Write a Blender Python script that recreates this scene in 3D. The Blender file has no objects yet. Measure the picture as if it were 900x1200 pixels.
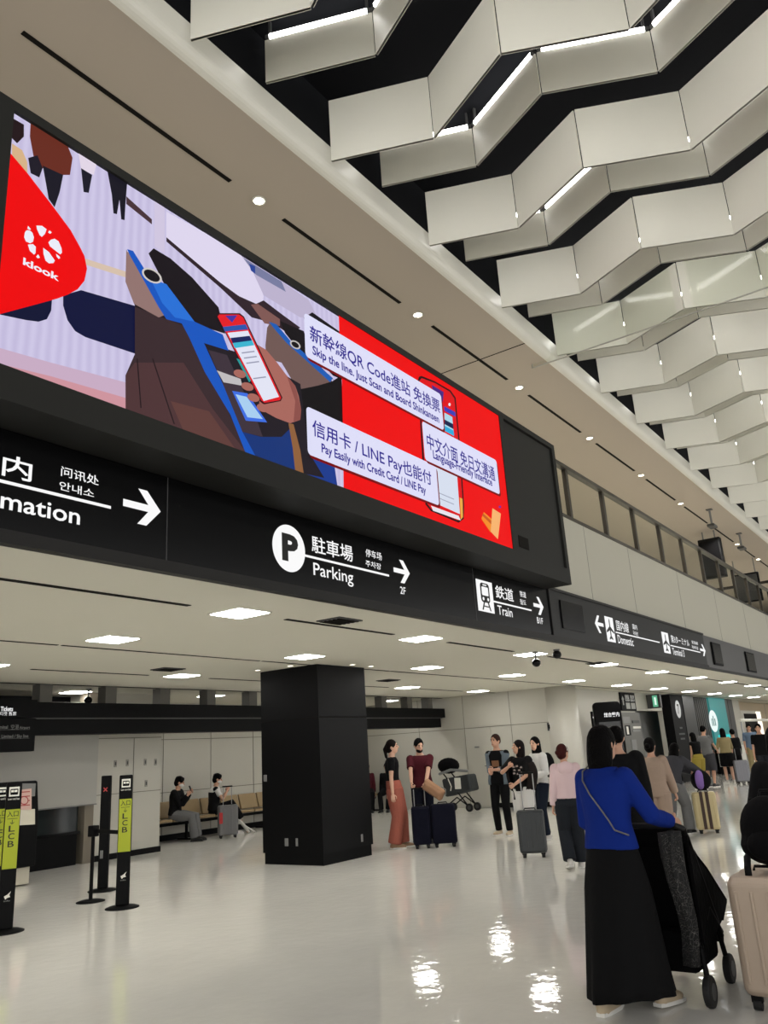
import bpy, bmesh, math, random
from mathutils import Vector, Matrix, Euler
random.seed(7)
C = bpy.context.scene.collection
SC = bpy.context.scene
PI = math.pi
# ------------------------------------------------------------------ camera
YAW, PITCH, ROLL, FPX = 0.60582521, 0.29306886, -0.06237854, 939.82
CAM = Vector((0, 0, 1.5))
_f = Vector((math.cos(PITCH)*math.cos(YAW), math.cos(PITCH)*math.sin(YAW), math.sin(PITCH)))
_r = Vector((math.sin(YAW), -math.cos(YAW), 0)); _u = _r.cross(_f)
RR = _r*math.cos(ROLL) + _u*math.sin(ROLL); UU = -_r*math.sin(ROLL) + _u*math.cos(ROLL)
cd = bpy.data.cameras.new('camera'); cam = bpy.data.objects.new('camera', cd); C.objects.link(cam)
M = Matrix.Identity(4)
for i in range(3):
    M[i][0], M[i][1], M[i][2], M[i][3] = RR[i], UU[i], -_f[i], CAM[i]
cam.matrix_world = M
cd.sensor_fit = 'VERTICAL'; cd.sensor_height = 36.0; cd.lens = 36.0*FPX/1200.0
cd.clip_start = 0.05; cd.clip_end = 300
SC.camera = cam
# ------------------------------------------------------------------ world, exposure
w = bpy.data.worlds.new('hall_ambient'); SC.world = w; w.use_nodes = True
w.node_tree.nodes['Background'].inputs[0].default_value = (1.0, 0.99, 0.97, 1)
w.node_tree.nodes['Background'].inputs[1].default_value = 1.7
SC.view_settings.view_transform = 'Standard'; SC.view_settings.look = 'None'
SC.view_settings.gamma = 1.0; SC.view_settings.use_curve_mapping = False
SC.view_settings.exposure = 0.0
SC.cycles.use_denoising = True
SC.cycles.max_bounces = 8
TUBE, PANEL, SPOT = 12.0, 29.0, 16.0     # strengths of the fluorescent tubes, the ceiling panels, the downlights

# ------------------------------------------------------------------ helpers
def ray(x, y): return _f + RR*((x-450)/FPX) - UU*((y-600)/FPX)
def atY(x, y, Y): d = ray(x, y); return CAM + d*((Y-CAM.y)/d.y)
def atX(x, y, X): d = ray(x, y); return CAM + d*((X-CAM.x)/d.x)
def atZ(x, y, Z): d = ray(x, y); return CAM + d*((Z-CAM.z)/d.z)
def lin(c):
    return tuple(((v/255)/12.92 if v/255 <= .04045 else ((v/255+.055)/1.055)**2.4) for v in c)
MATS = {}
def mat(name, rgb, rough=.5, metal=0, emit=0, spec=.5, noise=0, nscale=6, bump=0, bscale=40, trans=0, coat=0):
    if name in MATS: return MATS[name]
    m = bpy.data.materials.new(name); m.use_nodes = True; nt = m.node_tree; b = nt.nodes['Principled BSDF']
    col = lin(rgb)+(1,)
    b.inputs['Base Color'].default_value = col; b.inputs['Roughness'].default_value = rough
    b.inputs['Metallic'].default_value = metal; b.inputs['Specular IOR Level'].default_value = spec
    if coat: b.inputs['Coat Weight'].default_value = coat
    if trans: b.inputs['Transmission Weight'].default_value = trans
    if emit:
        b.inputs['Emission Color'].default_value = col; b.inputs['Emission Strength'].default_value = emit
        b.inputs['Base Color'].default_value = (0, 0, 0, 1) if emit <= 2 else col
        b.inputs['Specular IOR Level'].default_value = .1
    tc = None
    if noise or bump:
        tc = nt.nodes.new('ShaderNodeTexCoord')
    if noise:
        n = nt.nodes.new('ShaderNodeTexNoise'); n.inputs['Scale'].default_value = nscale; n.inputs['Detail'].default_value = 5
        r = nt.nodes.new('ShaderNodeValToRGB')
        r.color_ramp.elements[0].color = tuple(v*(1-noise) for v in col[:3])+(1,); r.color_ramp.elements[1].color = tuple(min(1, v*(1+noise)) for v in col[:3])+(1,)
        r.color_ramp.elements[0].position = .3; r.color_ramp.elements[1].position = .7
        nt.links.new(tc.outputs['Object'], n.inputs['Vector']); nt.links.new(n.outputs['Fac'], r.inputs['Fac']); nt.links.new(r.outputs['Color'], b.inputs['Base Color'])
    if bump:
        n2 = nt.nodes.new('ShaderNodeTexNoise'); n2.inputs['Scale'].default_value = bscale; n2.inputs['Detail'].default_value = 3
        bp = nt.nodes.new('ShaderNodeBump'); bp.inputs['Strength'].default_value = bump; bp.inputs['Distance'].default_value = .02
        nt.links.new(tc.outputs['Object'], n2.inputs['Vector']); nt.links.new(n2.outputs['Fac'], bp.inputs['Height']); nt.links.new(bp.outputs['Normal'], b.inputs['Normal'])
    MATS[name] = m; return m
def glow(name, rgb, k=1.0): return mat(name, rgb, .6, emit=k)
def glass(name, rgb=(252, 253, 251), mixf=.02):
    if name in MATS: return MATS[name]
    m = bpy.data.materials.new(name); m.use_nodes = True; nt = m.node_tree; nt.nodes.remove(nt.nodes['Principled BSDF'])
    t = nt.nodes.new('ShaderNodeBsdfTransparent'); t.inputs[0].default_value = lin(rgb)+(1,)
    g = nt.nodes.new('ShaderNodeBsdfGlossy'); g.inputs['Roughness'].default_value = .12
    mx = nt.nodes.new('ShaderNodeMixShader'); mx.inputs[0].default_value = mixf
    nt.links.new(t.outputs[0], mx.inputs[1]); nt.links.new(g.outputs[0], mx.inputs[2]); nt.links.new(mx.outputs[0], nt.nodes['Material Output'].inputs[0])
    MATS[name] = m; return m

def tag(o, label=None, cat=None, group=None, kind=None):
    if label: o['label'] = label
    if cat: o['category'] = cat
    if group: o['group'] = group
    if kind: o['kind'] = kind
    return o
def empty(name, loc, label, cat, group=None, yaw=0):
    o = bpy.data.objects.new(name, None); C.objects.link(o); o.location = loc; o.rotation_euler = (0, 0, yaw)
    o.empty_display_size = .1
    return tag(o, label, cat, group)
class MB:
    def __init__(s): s.v = []; s.f = []
    def add(s, vs, fs):
        k = len(s.v); s.v += [tuple(p) for p in vs]; s.f += [[i+k for i in f] for f in fs]; return s
    def box(s, a, b):
        x0, y0, z0 = a; x1, y1, z1 = b
        return s.add([(x0,y0,z0),(x1,y0,z0),(x1,y1,z0),(x0,y1,z0),(x0,y0,z1),(x1,y0,z1),(x1,y1,z1),(x0,y1,z1)],
                     [(0,3,2,1),(4,5,6,7),(0,1,5,4),(1,2,6,5),(2,3,7,6),(3,0,4,7)])
    def obox(s, p, q, width, z0, z1):       # upright slab between two plan points
        p = Vector(p); q = Vector(q); n = Vector((-(q-p).y, (q-p).x)).normalized()*width/2
        pts = [p-n, q-n, q+n, p+n]
        return s.add([(a.x,a.y,z0) for a in pts]+[(a.x,a.y,z1) for a in pts], [(0,3,2,1),(4,5,6,7),(0,1,5,4),(1,2,6,5),(2,3,7,6),(3,0,4,7)])
    def rings(s, rs, capa=True, capb=True):
        n = len(rs[0]); k = len(s.v)
        for r in rs: s.v += [tuple(p) for p in r]
        for i in range(len(rs)-1):
            for j in range(n):
                a = k+i*n+j; b = k+i*n+(j+1) % n; s.f.append([a, b, b+n, a+n])
        if capa: s.f.append([k+j for j in range(n)][::-1])
        if capb: s.f.append([k+(len(rs)-1)*n+j for j in range(n)])
        return s
    def tube(s, pts, rad, n=10, flat=False, ab=(1, 1), up=(0, 0, 1)):
        pts = [Vector(p) for p in pts]
        if not isinstance(rad, (list, tuple)): rad = [rad]*len(pts)
        rs = []; prev = None
        T = []
        for i in range(len(pts)):
            t = (pts[min(i+1, len(pts)-1)]-pts[max(i-1, 0)]).normalized(); T.append(t)
        def ring(p, t, r):
            nonlocal prev
            if prev is None:
                u = Vector(up)
                if abs(u.dot(t)) > .95: u = Vector((1, 0, 0))
                a = (u - t*u.dot(t)).normalized()
            else: a = (prev - t*prev.dot(t)).normalized()
            prev = a; b = t.cross(a)
            return [p + a*(r*ab[0]*math.cos(2*PI*j/n)) + b*(r*ab[1]*math.sin(2*PI*j/n)) for j in range(n)]
        if not flat:
            for q in (.25, .6): rs.append(ring(pts[0]-T[0]*rad[0]*math.sqrt(1-q*q)*.9, T[0], rad[0]*q))
        for p, t, r in zip(pts, T, rad): rs.append(ring(p, t, r))
        if not flat:
            for q in (.6, .25): rs.append(ring(pts[-1]+T[-1]*rad[-1]*math.sqrt(1-q*q)*.9, T[-1], rad[-1]*q))
        return s.rings(rs)
    def ell(s, c, r, R=None, n=14, m=9):
        c = Vector(c); rs = []
        for i in range(m+1):
            th = -PI/2+PI*(i+.02)/(m+.04); ring = []
            for j in range(n):
                p = Vector((r[0]*math.cos(th)*math.cos(2*PI*j/n), r[1]*math.cos(th)*math.sin(2*PI*j/n), r[2]*math.sin(th)))
                if R is not None: p = R @ p
                ring.append(c+p)
            rs.append(ring)
        return s.rings(rs)
    def prism(s, poly, d):                  # polygon of 3D points pushed along d
        n = len(poly); d = Vector(d); a = [Vector(p) for p in poly]
        return s.add(a+[p+d for p in a], [list(range(n))[::-1], [n+i for i in range(n)]]+[[i, (i+1) % n, n+(i+1) % n, n+i] for i in range(n)])
    def poly(s, pts): return s.add(pts, [list(range(len(pts)))])
    def lathe(s, prof, c=(0, 0, 0), n=20):
        c = Vector(c); return s.rings([[c+Vector((r*math.cos(2*PI*j/n), r*math.sin(2*PI*j/n), z)) for j in range(n)] for r, z in prof])
    def mesh(s, name, off=(0, 0, 0)):
        me = bpy.data.meshes.new(name); o = Vector(off)
        me.from_pydata([tuple(Vector(p)-o) for p in s.v], [], s.f)
        bm = bmesh.new(); bm.from_mesh(me); bmesh.ops.recalc_face_normals(bm, faces=bm.faces); bm.to_mesh(me); bm.free()
        return me
    def build(s, name, m, parent=None, off=None, smooth=False, bevel=0, remesh=0, label=None, relax=0):
        if off is None: off = (0, 0, 0)
        me = s.mesh(name, off); o = bpy.data.objects.new(name, me); C.objects.link(o)
        if remesh:
            r = o.modifiers.new('r', 'REMESH'); r.mode = 'VOXEL'; r.voxel_size = remesh
            if relax: q = o.modifiers.new('s', 'SMOOTH'); q.iterations = relax; q.factor = .5
            dg = bpy.context.evaluated_depsgraph_get()
            nm = bpy.data.meshes.new_from_object(o.evaluated_get(dg)); o.modifiers.clear(); o.data = nm; bpy.data.meshes.remove(me); me = nm; me.name = name
            smooth = True
        me.materials.clear(); me.materials.append(m)
        if smooth:
            for p in me.polygons: p.use_smooth = True
        if bevel:
            b = o.modifiers.new('bevel', 'BEVEL'); b.width = bevel; b.segments = 2; b.limit_method = 'ANGLE'
        if parent: o.parent = parent
        if label: o['label'] = label
        return o
def copy_obj(o, parent=None):
    c = o.copy(); C.objects.link(c); c.parent = parent; return c
def copy_tree(o, parent=None):
    c = copy_obj(o, parent)
    for ch in list(o.children): copy_tree(ch, c)
    return c
ORD = ['first','second','third','fourth','fifth','sixth','seventh','eighth','ninth','tenth','eleventh','twelfth','thirteenth','fourteenth','fifteenth','sixteenth','seventeenth','eighteenth','nineteenth','twentieth','twenty-first','twenty-second']
def struct(name, mb, m, **k):
    o = mb.build(name, m, **k); o['kind'] = 'structure'; return o

def text_verts(s, bold=0.0):
    cu = bpy.data.curves.new('lettering', 'FONT'); cu.body = s; cu.offset = bold; cu.resolution_u = 3
    o = bpy.data.objects.new('lettering', cu); C.objects.link(o)
    bpy.context.view_layer.update()
    me = bpy.data.meshes.new_from_object(o.evaluated_get(bpy.context.evaluated_depsgraph_get()))
    bpy.data.objects.remove(o); bpy.data.curves.remove(cu)
    vs = [v.co.copy() for v in me.vertices]; fs = [list(p.vertices) for p in me.polygons]
    bpy.data.meshes.remove(me)
    return vs, fs
def text_rect(name, s, x0, z0, x1, z1, Y, m, parent=None, off=(0,0,0), bold=.012, keep=False):
    """lettering on a wall facing -Y, filling the rectangle x0..x1, z0..z1"""
    vs, fs = text_verts(s, bold)
    a = min(v.x for v in vs); b = max(v.x for v in vs); c = min(v.y for v in vs); d = max(v.y for v in vs)
    kx = (x1-x0)/(b-a); kz = (z1-z0)/(d-c)
    mb = MB().add([(x0+(v.x-a)*kx, Y, z0+(v.y-c)*kz) for v in vs], fs)
    return mb.build(name, m, parent, off)
def text_px(name, s, lt, rb, Y, m, parent=None, off=(0,0,0), bold=.012, lb=None):
    a = atY(*lt, Y); b = atY(*rb, Y); zb = atY(*lb, Y).z if lb else b.z
    return text_rect(name, s, a.x, zb, b.x, a.z, Y, m, parent, off, bold)

# ------------------------------------------------------------------ materials
M_floor = mat('polished_floor', (240, 237, 229), .04, spec=.75, noise=.03, nscale=1.5, bump=.10, bscale=8.0)
M_ceil = mat('ceiling_board', (214, 211, 197), .85)
M_soff = mat('soffit_board', (179, 168, 155), .9)
M_wall = mat('wall_panel', (184, 181, 170), .5, noise=.02, nscale=1)
M_wall2 = mat('upper_wall_panel', (180, 177, 162), .6)
M_dark = mat('dark_void', (16, 17, 20), .95, spec=.1)
M_groove = mat('groove', (26, 24, 22), .9, spec=.1)
M_blk = mat('black_gloss', (7, 7, 8), .22, spec=.18)
M_blk2 = mat('black_satin', (9, 9, 10), .6, spec=.12)
M_house = mat('charcoal_housing', (40, 40, 38), .6, spec=.15)
M_lip = mat('charcoal_lip', (34, 33, 32), .5, spec=.2)
M_white = mat('white_metal', (222, 220, 210), .32, spec=.5)
M_panel = mat('baffle_panel', (224, 222, 210), .38, spec=.5, noise=.015, nscale=2)
M_tube = mat('tube_glow', (255, 253, 250), .5, emit=TUBE)
M_light = mat('panel_glow', (255, 253, 249), .5, emit=PANEL)
M_spot = mat('spot_glow', (255, 244, 220), .5, emit=SPOT)
M_lum = glow('sign_white', (250, 250, 250), 1.0)
M_grey = mat('mid_grey', (120, 120, 118), .5)
M_dgrey = mat('dark_grey', (60, 60, 60), .5)
M_bronze = mat('bronze_metal', (52, 46, 38), .4, metal=.4)
M_steel = mat('steel', (150, 150, 148), .3, metal=.8)
M_glass = glass('clear_glass')
M_rub = mat('rubber', (12, 12, 12), .7)
M_skin = mat('skin', (196, 150, 124), .55)
M_skin2 = mat('skin_light', (210, 165, 140), .55)
M_blackc = mat('black_cloth', (11, 11, 12), .95, spec=.1, bump=.3, bscale=30)
M_hair = mat('black_hair', (5, 4, 4), .7, spec=.08, bump=.5, bscale=60)
M_eye = mat('eye_dark', (20, 16, 14), .3)
M_lipm = mat('lip', (150, 80, 75), .5)

# ================================================================== STRUCTURE
YF, YH = 4.74, 4.37                 # sign band plane, screen housing plane
ZC, ZS = 2.91, 7.53                 # low ceiling, upper soffit
struct('floor', MB().box((-8, -14, -.2), (75, 20, 0)), M_floor)
struct('ceiling', MB().box((-8, YF+.055, ZC), (75, 20, ZC+.06)), M_ceil)
struct('ceiling_upper', MB().box((-8, 4.38+.12, ZS), (75, 16, ZS+.06)), M_soff)
# rounded white edge of the upper soffit
prof = [(4.50, ZS)]
for i in range(7):
    a = i/6*PI/2; prof.append((4.50-.12*math.sin(a), ZS+.12-.12*math.cos(a)))
prof += [(4.38, 7.86), (4.42, 7.86), (4.50, 7.66)]
struct('trim_soffit_edge', MB().prism([(-8, y, z) for y, z in prof], (83, 0, 0)), M_white)
struct('wall_void_side', MB().box((-8, 4.44, 7.86), (75, 4.50, 8.6)), M_dark)
struct('ceiling_void', MB().box((-8, -14, 8.58), (75, 4.6, 8.66)), M_dark)
# white wall of the gallery above the sign band, gallery floor, its back wall and far end
mb = MB().box((10.2, YF+.06, 3.55), (70, YF+.15, 5.08)); struct('wall_gallery_front', mb, M_wall2)
g = MB()
for x in (12.9, 15.1, 18.3, 21.5, 24.7, 27.9): g.box((x, YF+.056, 3.72), (x+.012, YF+.062, 5.06))
struct('trim_gallery_joints', g, mat('joint', (150, 148, 138), .7))
struct('floor_gallery', MB().box((10.3, YF+.15, 4.95), (60, 15.8, 5.05)), M_wall2)
struct('wall_gallery_back', MB().box((-8, 15.8, 5.05), (75, 16, ZS)), M_wall2)
struct('wall_gallery_end', MB().box((60, YF+.15, 5.05), (60.2, 15.8, ZS)), M_soff)
struct('wall_fascia', MB().box((-8, YF+.06, ZC+.06), (10.2, YF+.12, 5.83)).box((10.2, YF+.06, ZC+.06), (70, YF+.12, 3.5)), M_dark)
# lower hall walls
struct('wall_back', MB().box((8.8, 14.8, 0), (19.9, 15.0, ZC)).box((-8, 14.0, 0), (8.8, 15.0, ZC)), M_wall)
struct('wall_block', MB().box((9.28, 13.1, 0), (10.75, 14.8, ZC)), M_wall)
struct('baseboard_block', MB().box((9.26, 13.08, 0), (10.77, 13.12, .1)).box((10.74, 13.12, 0), (10.77, 14.8, .1)), M_blk2)
struct('baseboard_back', MB().box((10.97, 14.77, 0), (19.7, 14.8, .12)), M_blk2)
struct('wall_right', MB().box((19.7, 8.75, 0), (19.9, 14.8, ZC)), M_wall)
g = MB()
for y in (12.9, 11.42, 10.0): g.box((19.692, y, .02), (19.7, y+.012, ZC))
g.box((19.692, 8.9, 2.035), (19.7, 14.8, 2.05))
g.box((10.95, 14.792, 2.10), (19.7, 14.8, 2.115)); g.box((10.95, 14.792, .98), (19.7, 14.8, .995))
for x in (12.2, 13.6, 15.0, 16.4, 17.8): g.box((x, 14.792, .12), (x+.012, 14.8, ZC))
g.box((9.28, 13.092, 2.08), (10.75, 13.1, 2.095)); g.box((9.28, 13.092, 1.10), (10.75, 13.1, 1.112)); g.box((10.1, 13.092, .1), (10.112, 13.1, 2.09))
struct('trim_wall_joints', g, mat('wall_joint', (120, 117, 108), .8))
struct('baseboard_right', MB().box((19.68, 8.75, 0), (19.7, 10.62, .12)), M_blk2)
# round white column at the end of that wall
struct('trim_round_pilaster', MB().lathe([(.45, 0), (.45, ZC)], (20.1, 8.75, 0), 32), mat('pilaster', (190, 187, 177), .4), smooth=True)
# wall with shop fronts running down the hall
struct('wall_shops', MB().box((20.1, 8.75, 0), (25.85, 8.9, ZC)).box((25.85, 8.75, 2.36), (28.6, 8.9, ZC)).box((28.6, 8.75, 0), (30.0, 8.9, ZC))
       .box((38.2, 8.7, 0), (39.9, 9.1, ZC)).box((39.9, 9.6, 0), (75, 9.8, ZC)), M_wall)
struct('wall_recess', MB().box((25.7, 9.4, 0), (33, 9.55, ZC)).box((25.7, 8.9, 0), (25.85, 9.4, ZC)), M_grey)
struct('wall_far_end', MB().box((70, -14, 0), (70.2, 20, ZC)).box((70, -14, ZC), (70.2, YF, 8.6)), M_wall)
# dark linear grooves in both ceilings
g = MB()
for k in range(-2, 14):
    xc = 5.56+3.24*k
    g.box((xc+.42, 5.285, ZS-.006), (xc+2.82, 5.335, ZS+.002))
g.box((10.64, 4.5, ZS-.004), (10.66, 16, ZS+.002))
struct('trim_soffit_grooves', g, M_groove)
g = MB()
for k in range(-2, 12):
    xc = 5.56+3.25*k
    g.box((xc+.65, 5.60, ZC-.006), (xc+2.6, 5.66, ZC+.002))
    g.box((xc-.2, 8.27, ZC-.006), (xc+3.0, 8.31, ZC+.002))
    g.box((xc+.72, 10.38, ZC-.006), (xc+2.7, 10.43, ZC+.002))
g.box((-8, 12.05, ZC-.006), (19.7, 12.12, ZC+.002))
struct('trim_ceiling_grooves', g, M_groove)

# door in the right-hand wall
struct('door_1', MB().box((19.66, 10.62, .01), (19.7, 11.40, 2.03)), mat('door_leaf', (182, 179, 168), .5))
d = bpy.data.objects['door_1']
MB().box((19.63, 10.70, .98), (19.66, 10.76, 1.14)).tube([(19.63, 10.73, 1.05), (19.6, 10.73, 1.05), (19.6, 10.84, 1.05)], .010, 8).build('door_handle', M_dgrey, d)
MB().box((19.655, 11.0, 1.52), (19.66, 11.14, 1.56)).build('door_plate', M_grey, d)

# ================================================================== CEILING BAFFLES
P0, PER = 3.69, 1.935
ZLO, ZHI, ZTOP = 7.55, 7.82, 8.34
def zig(x0, n=8):
    pts = [(x0, 4.30)]
    for k in range(1, n+1):
        pts.append((x0+(.42 if k % 2 else -.08), 4.30-1.035*k))
    return pts
def baffle_row(x0, zb, label, lip):
    root = empty('ceiling_baffle_row', (x0, 4.30, zb), label, 'ceiling baffle', 'zigzag ceiling baffle rows')
    pts = zig(x0)
    for a, b in zip(pts[:-1], pts[1:]):
        a = Vector(a); b = Vector(b); d = (b-a).normalized()*.009
        m = MB().obox(a+d, b-d, .018, zb, ZTOP)
        m.obox(a+d, b-d, .03, zb, zb+.012)
        m.build('panel', M_panel, root, (x0, 4.30, zb))
    return root
NROW = 19
for k in range(-1, NROW):
    x0 = P0+PER*k
    o = ORD[k+1]
    baffle_row(x0, ZLO, '%s zigzag row of tall pale ceiling panels counting away from the camera' % o, True)
    xr = x0+.945
    baffle_row(xr, ZHI, '%s zigzag row of short pale ceiling panels counting away from the camera' % o, False)
    pts = zig(xr+.004)
    for i, (a, b) in enumerate(zip(pts[:-1], pts[1:])):
        a = Vector(a); b = Vector(b); d = (b-a).normalized()
        p = a+d*.06; q = b-d*.06; zt = ZTOP+.036
        t = MB().tube([(p.x, p.y, zt), (q.x, q.y, zt)], .032, 8).build('fluorescent_tube', M_tube, None, (p.x, p.y, zt))
        t.location = (p.x, p.y, zt)
        tag(t, '%s fluorescent tube from the soffit on the %s short zigzag row' % (ORD[i], o), 'light', 'fluorescent tubes between the baffles')
        for pp, sg in ((p, -1), (q, 1)):
            e = MB().tube([(pp+d*.045*sg).to_3d()+Vector((0, 0, zt)), pp.to_3d()+Vector((0, 0, zt))], .03, 8, flat=True); e.obox(pp-d*.012, pp+d*.012, .03, zt, 8.575)
            e.build('tube_holder', M_dgrey, t, (p.x, p.y, zt))
# glass smoke barrier across the hall
gb = empty('smoke_barrier', (11.40, 4.7, 7.42), 'clear glass smoke barrier hung across the hall below the ceiling baffles', 'glass screen')
MB().box((11.395, -4.2, 7.47), (11.405, 4.72, 8.4)).build('pane', M_glass, gb, (11.40, 4.7, 7.42))
MB().box((11.388, -4.2, 7.455), (11.412, 4.74, 7.47)).box((11.388, 4.72, 7.455), (11.412, 4.74, 8.4)).build('edge_trim', mat('pale_trim', (170, 168, 158), .4), gb, (11.40, 4.7, 7.42))

# ================================================================== LIGHTS IN CEILINGS
lamp_rows = [(5.64, 'nearest the sign band'), (7.63, 'second in from the sign band'), (10.25, 'third in from the sign band'), (13.1, 'behind the black header beam')]
first = None
for ri, (y, rn) in enumerate(lamp_rows):
    n = 0
    for k in range(-1, 17):
        x = 5.56+3.24*k
        if ri >= 2 and x > 19: continue
        if ri == 1 and x > 40: continue
        L = empty('ceiling_light', (x, y, ZC), '%s square ceiling light from the left, row %s' % (ORD[n], rn), 'ceiling light', 'square lights in the low ceiling'); n += 1
        if first is None:
            a = MB().box((-.2, -.2, -.012), (.2, .2, -.004)).build('diffuser', M_light, L)
            b = MB().box((-.22, -.22, -.008), (.22, -.2, 0)).box((-.22, .2, -.008), (.22, .22, 0)).box((-.22, -.2, -.008), (-.2, .2, 0)).box((.2, -.2, -.008), (.22, .2, 0)).build('frame', M_white, L)
            first = (a, b)
        else:
            for q in first: copy_obj(q, L)
def downlight(x, y, z, label, group, r=.07, power=60, m=None):
    L = empty('downlight', (x, y, z), label, 'downlight', group)
    MB().lathe([(r, -.012), (r*.9, -.016), (.001, -.016)], n=20).build('lens', m or M_spot, L)
    MB().lathe([(r, -.004), (r*1.3, -.004), (r*1.3, -.018), (r, -.018), (r, -.004)], n=20).build('rim', M_white, L, smooth=True)
    if power:
        ld = bpy.data.lights.new('downlight_beam', 'SPOT'); ld.energy = power; ld.spot_size = 2.2; ld.spot_blend = .8; ld.shadow_soft_size = .06; ld.color = (1, .96, .90)
        lo = bpy.data.objects.new('downlight_beam', ld); C.objects.link(lo); lo.parent = L; lo.location = (0, 0, -.04)
for k in range(-1, 12):
    downlight(5.56+3.24*k, 5.29, ZS, 'bright round downlight in the upper soffit groove line, %s one from the left' % ORD[k+1], 'downlights along the upper soffit', .06, 460)
for i, (x, y, nm) in enumerate(((9.35, 9.1, 'left far'), (9.4, 8.45, 'left near'), (10.25, 7.9, 'right near'), (10.75, 7.9, 'right far'))):
    downlight(x, y, ZC, 'small round downlight beside the black column top, %s side' % nm, 'downlights around the black column', .045, 6, mat('small_spot', (255, 246, 228), .5, emit=5))

# vents, cameras
for i, (px, lab) in enumerate((((197, 784), 'dark square ceiling vent between the two lights left of the black column'), ((398, 727), 'dark flat vent plate near the middle of the low ceiling'), ((700, 777), 'small dark vent past the second ceiling light row'), ((455, 797), 'dark vent right of the black column top'))):
    p = atZ(*px, ZC); v = empty('ceiling_vent', (p.x, p.y, ZC), lab, 'vent', 'vents in the low ceiling')
    MB().box((-.2, -.16, -.012), (.2, .16, 0)).build('frame', M_dgrey, v)
    s = MB()
    for q in range(5): s.box((-.17, -.13+q*.06, -.02), (.17, -.10+q*.06, -.012))
    s.build('grille', M_groove, v)
def cctv(p, lab, drop=.12):
    v = empty('security_camera', p, lab, 'camera', 'security cameras')
    MB().lathe([(.05, 0), (.05, -.02), (.015, -.03), (.015, -drop)], n=12).build('mount', M_grey, v, smooth=True)
    MB().ell((0, 0, -drop-.05), (.07, .07, .065)).build('dome', M_blk, v, smooth=True)
cctv(atZ(627, 764, ZC), 'dark dome security camera under the low ceiling near the train sign')
cctv(atZ(652, 761, ZC), 'flat dark camera dome right of the dome near the train sign', .03)
cctv(atZ(104, 807, ZC), 'small dark camera hanging in front of the light above the header beam', .15)

# ================================================================== SIGN BAND
def arrow_poly(lx, rx, z0, z1, flip=False):
    P = [(0,.6),(.66,.6),(.38,1),(.62,1),(1,.5),(.62,0),(.38,0),(.66,.4),(0,.4)]
    if flip: P = [(1-a, b) for a, b in P][::-1]
    return [(lx+(rx-lx)*a, z0+(z1-z0)*b) for a, b in P]
YS = YF-.003
def flat(poly, Y): return [(x, Y, z) for x, z in poly]
def circle(cx, cz, r, n=40): return [(cx+r*math.cos(2*PI*i/n), cz+r*math.sin(2*PI*i/n)) for i in range(n)]
SO = (0, YF, ZC)
band = empty('overhead_sign', (0, YF, ZC), 'long black overhead sign with information, parking and train directions under the screen', 'sign')
MB().box((-8, YF, ZC+.09), (10.93, YF+.05, 3.675)).build('face', M_blk, band, SO)
MB().box((-8, YF-.03, ZC), (10.93, YF+.05, ZC+.09)).build('bottom_lip', M_lip, band, SO)
for x in (3.9, 8.7): MB().box((x, YF-.001, ZC+.09), (x+.008, YF, 3.675)).build('seam', M_dgrey, band, SO)
def sline(name, a, b, par, h=.022):
    p = atY(*a, YF); q = atY(*b, YF)
    MB().poly([(p.x, YS, p.z-h/2), (q.x, YS, p.z-h/2), (q.x, YS, p.z+h/2), (p.x, YS, p.z+h/2)]).build(name, M_lum, par, SO)
def sarrow(lp, rp, tp, bp, par, flip=False):
    l = atY(*lp, YF).x; r = atY(*rp, YF).x; t = atY(*tp, YF).z; b = atY(*bp, YF).z
    MB().poly(flat(arrow_poly(l, r, b, t, flip), YS)).build('arrow', M_lum, par, SO)
def st(s, lt, rb, par, bold=.006): return text_px('lettering', s, lt, rb, YS, M_lum, par, SO, bold)
# information
st('内', (4, 530.7), (36.7, 565.5), band, .012)
a = atY(4, 530.7, YS); b = atY(36.7, 565.5, YS); wd = b.x-a.x
text_rect('lettering', '案', a.x-wd*1.12, b.z, a.x-wd*.1, a.z+.01, YS, M_lum, band, SO, .025)
a = atY(55.6, 586.7, YS); b = atY(93.8, 607.8, YS); m0 = atY(-3, 597, YS).x
W = (b.x-m0)/.60
text_rect('lettering', 'Information', b.x-W, atY(93.8, 615.5, YS).z, b.x, a.z, YS, M_lum, band, SO, .012)
st('问讯处', (72, 546), (115.6, 569.3), band); st('안내소', (70, 563.3), (110, 583.8), band)
sline('rule', (-60, 549), (129.6, 597), band)
sarrow((144, 589), (188, 599.6), (171, 575), (170.5, 616), band)
# parking
c = atY(338.5, 642.6, YF); R = (atY(338, 615.4, YF).z-atY(338, 670, YF).z)/2
MB().poly(flat(circle(c.x, c.z, R), YS)).build('parking_disc', M_lum, band, SO)
text_px('parking_letter', 'P', (330, 623.6), (350, 660.5), YS-.002, mat('ink', (12, 12, 12), .6), band, SO, .05)
st('駐車場', (364.9, 627), (413.9, 659), band, .008); st('Parking', (367, 659), (414.5, 688.2), band)
st('停车场', (428.2, 642.8), (447.6, 657), band); st('주차장', (428.2, 656), (446.8, 668), band)
sline('rule', (357, 651), (455.7, 674.7), band)
sarrow((461, 667.5), (480, 672.8), (468, 656), (471.5, 683.4), band)
st('2F', (468.7, 687), (475.7, 697), band)
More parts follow.
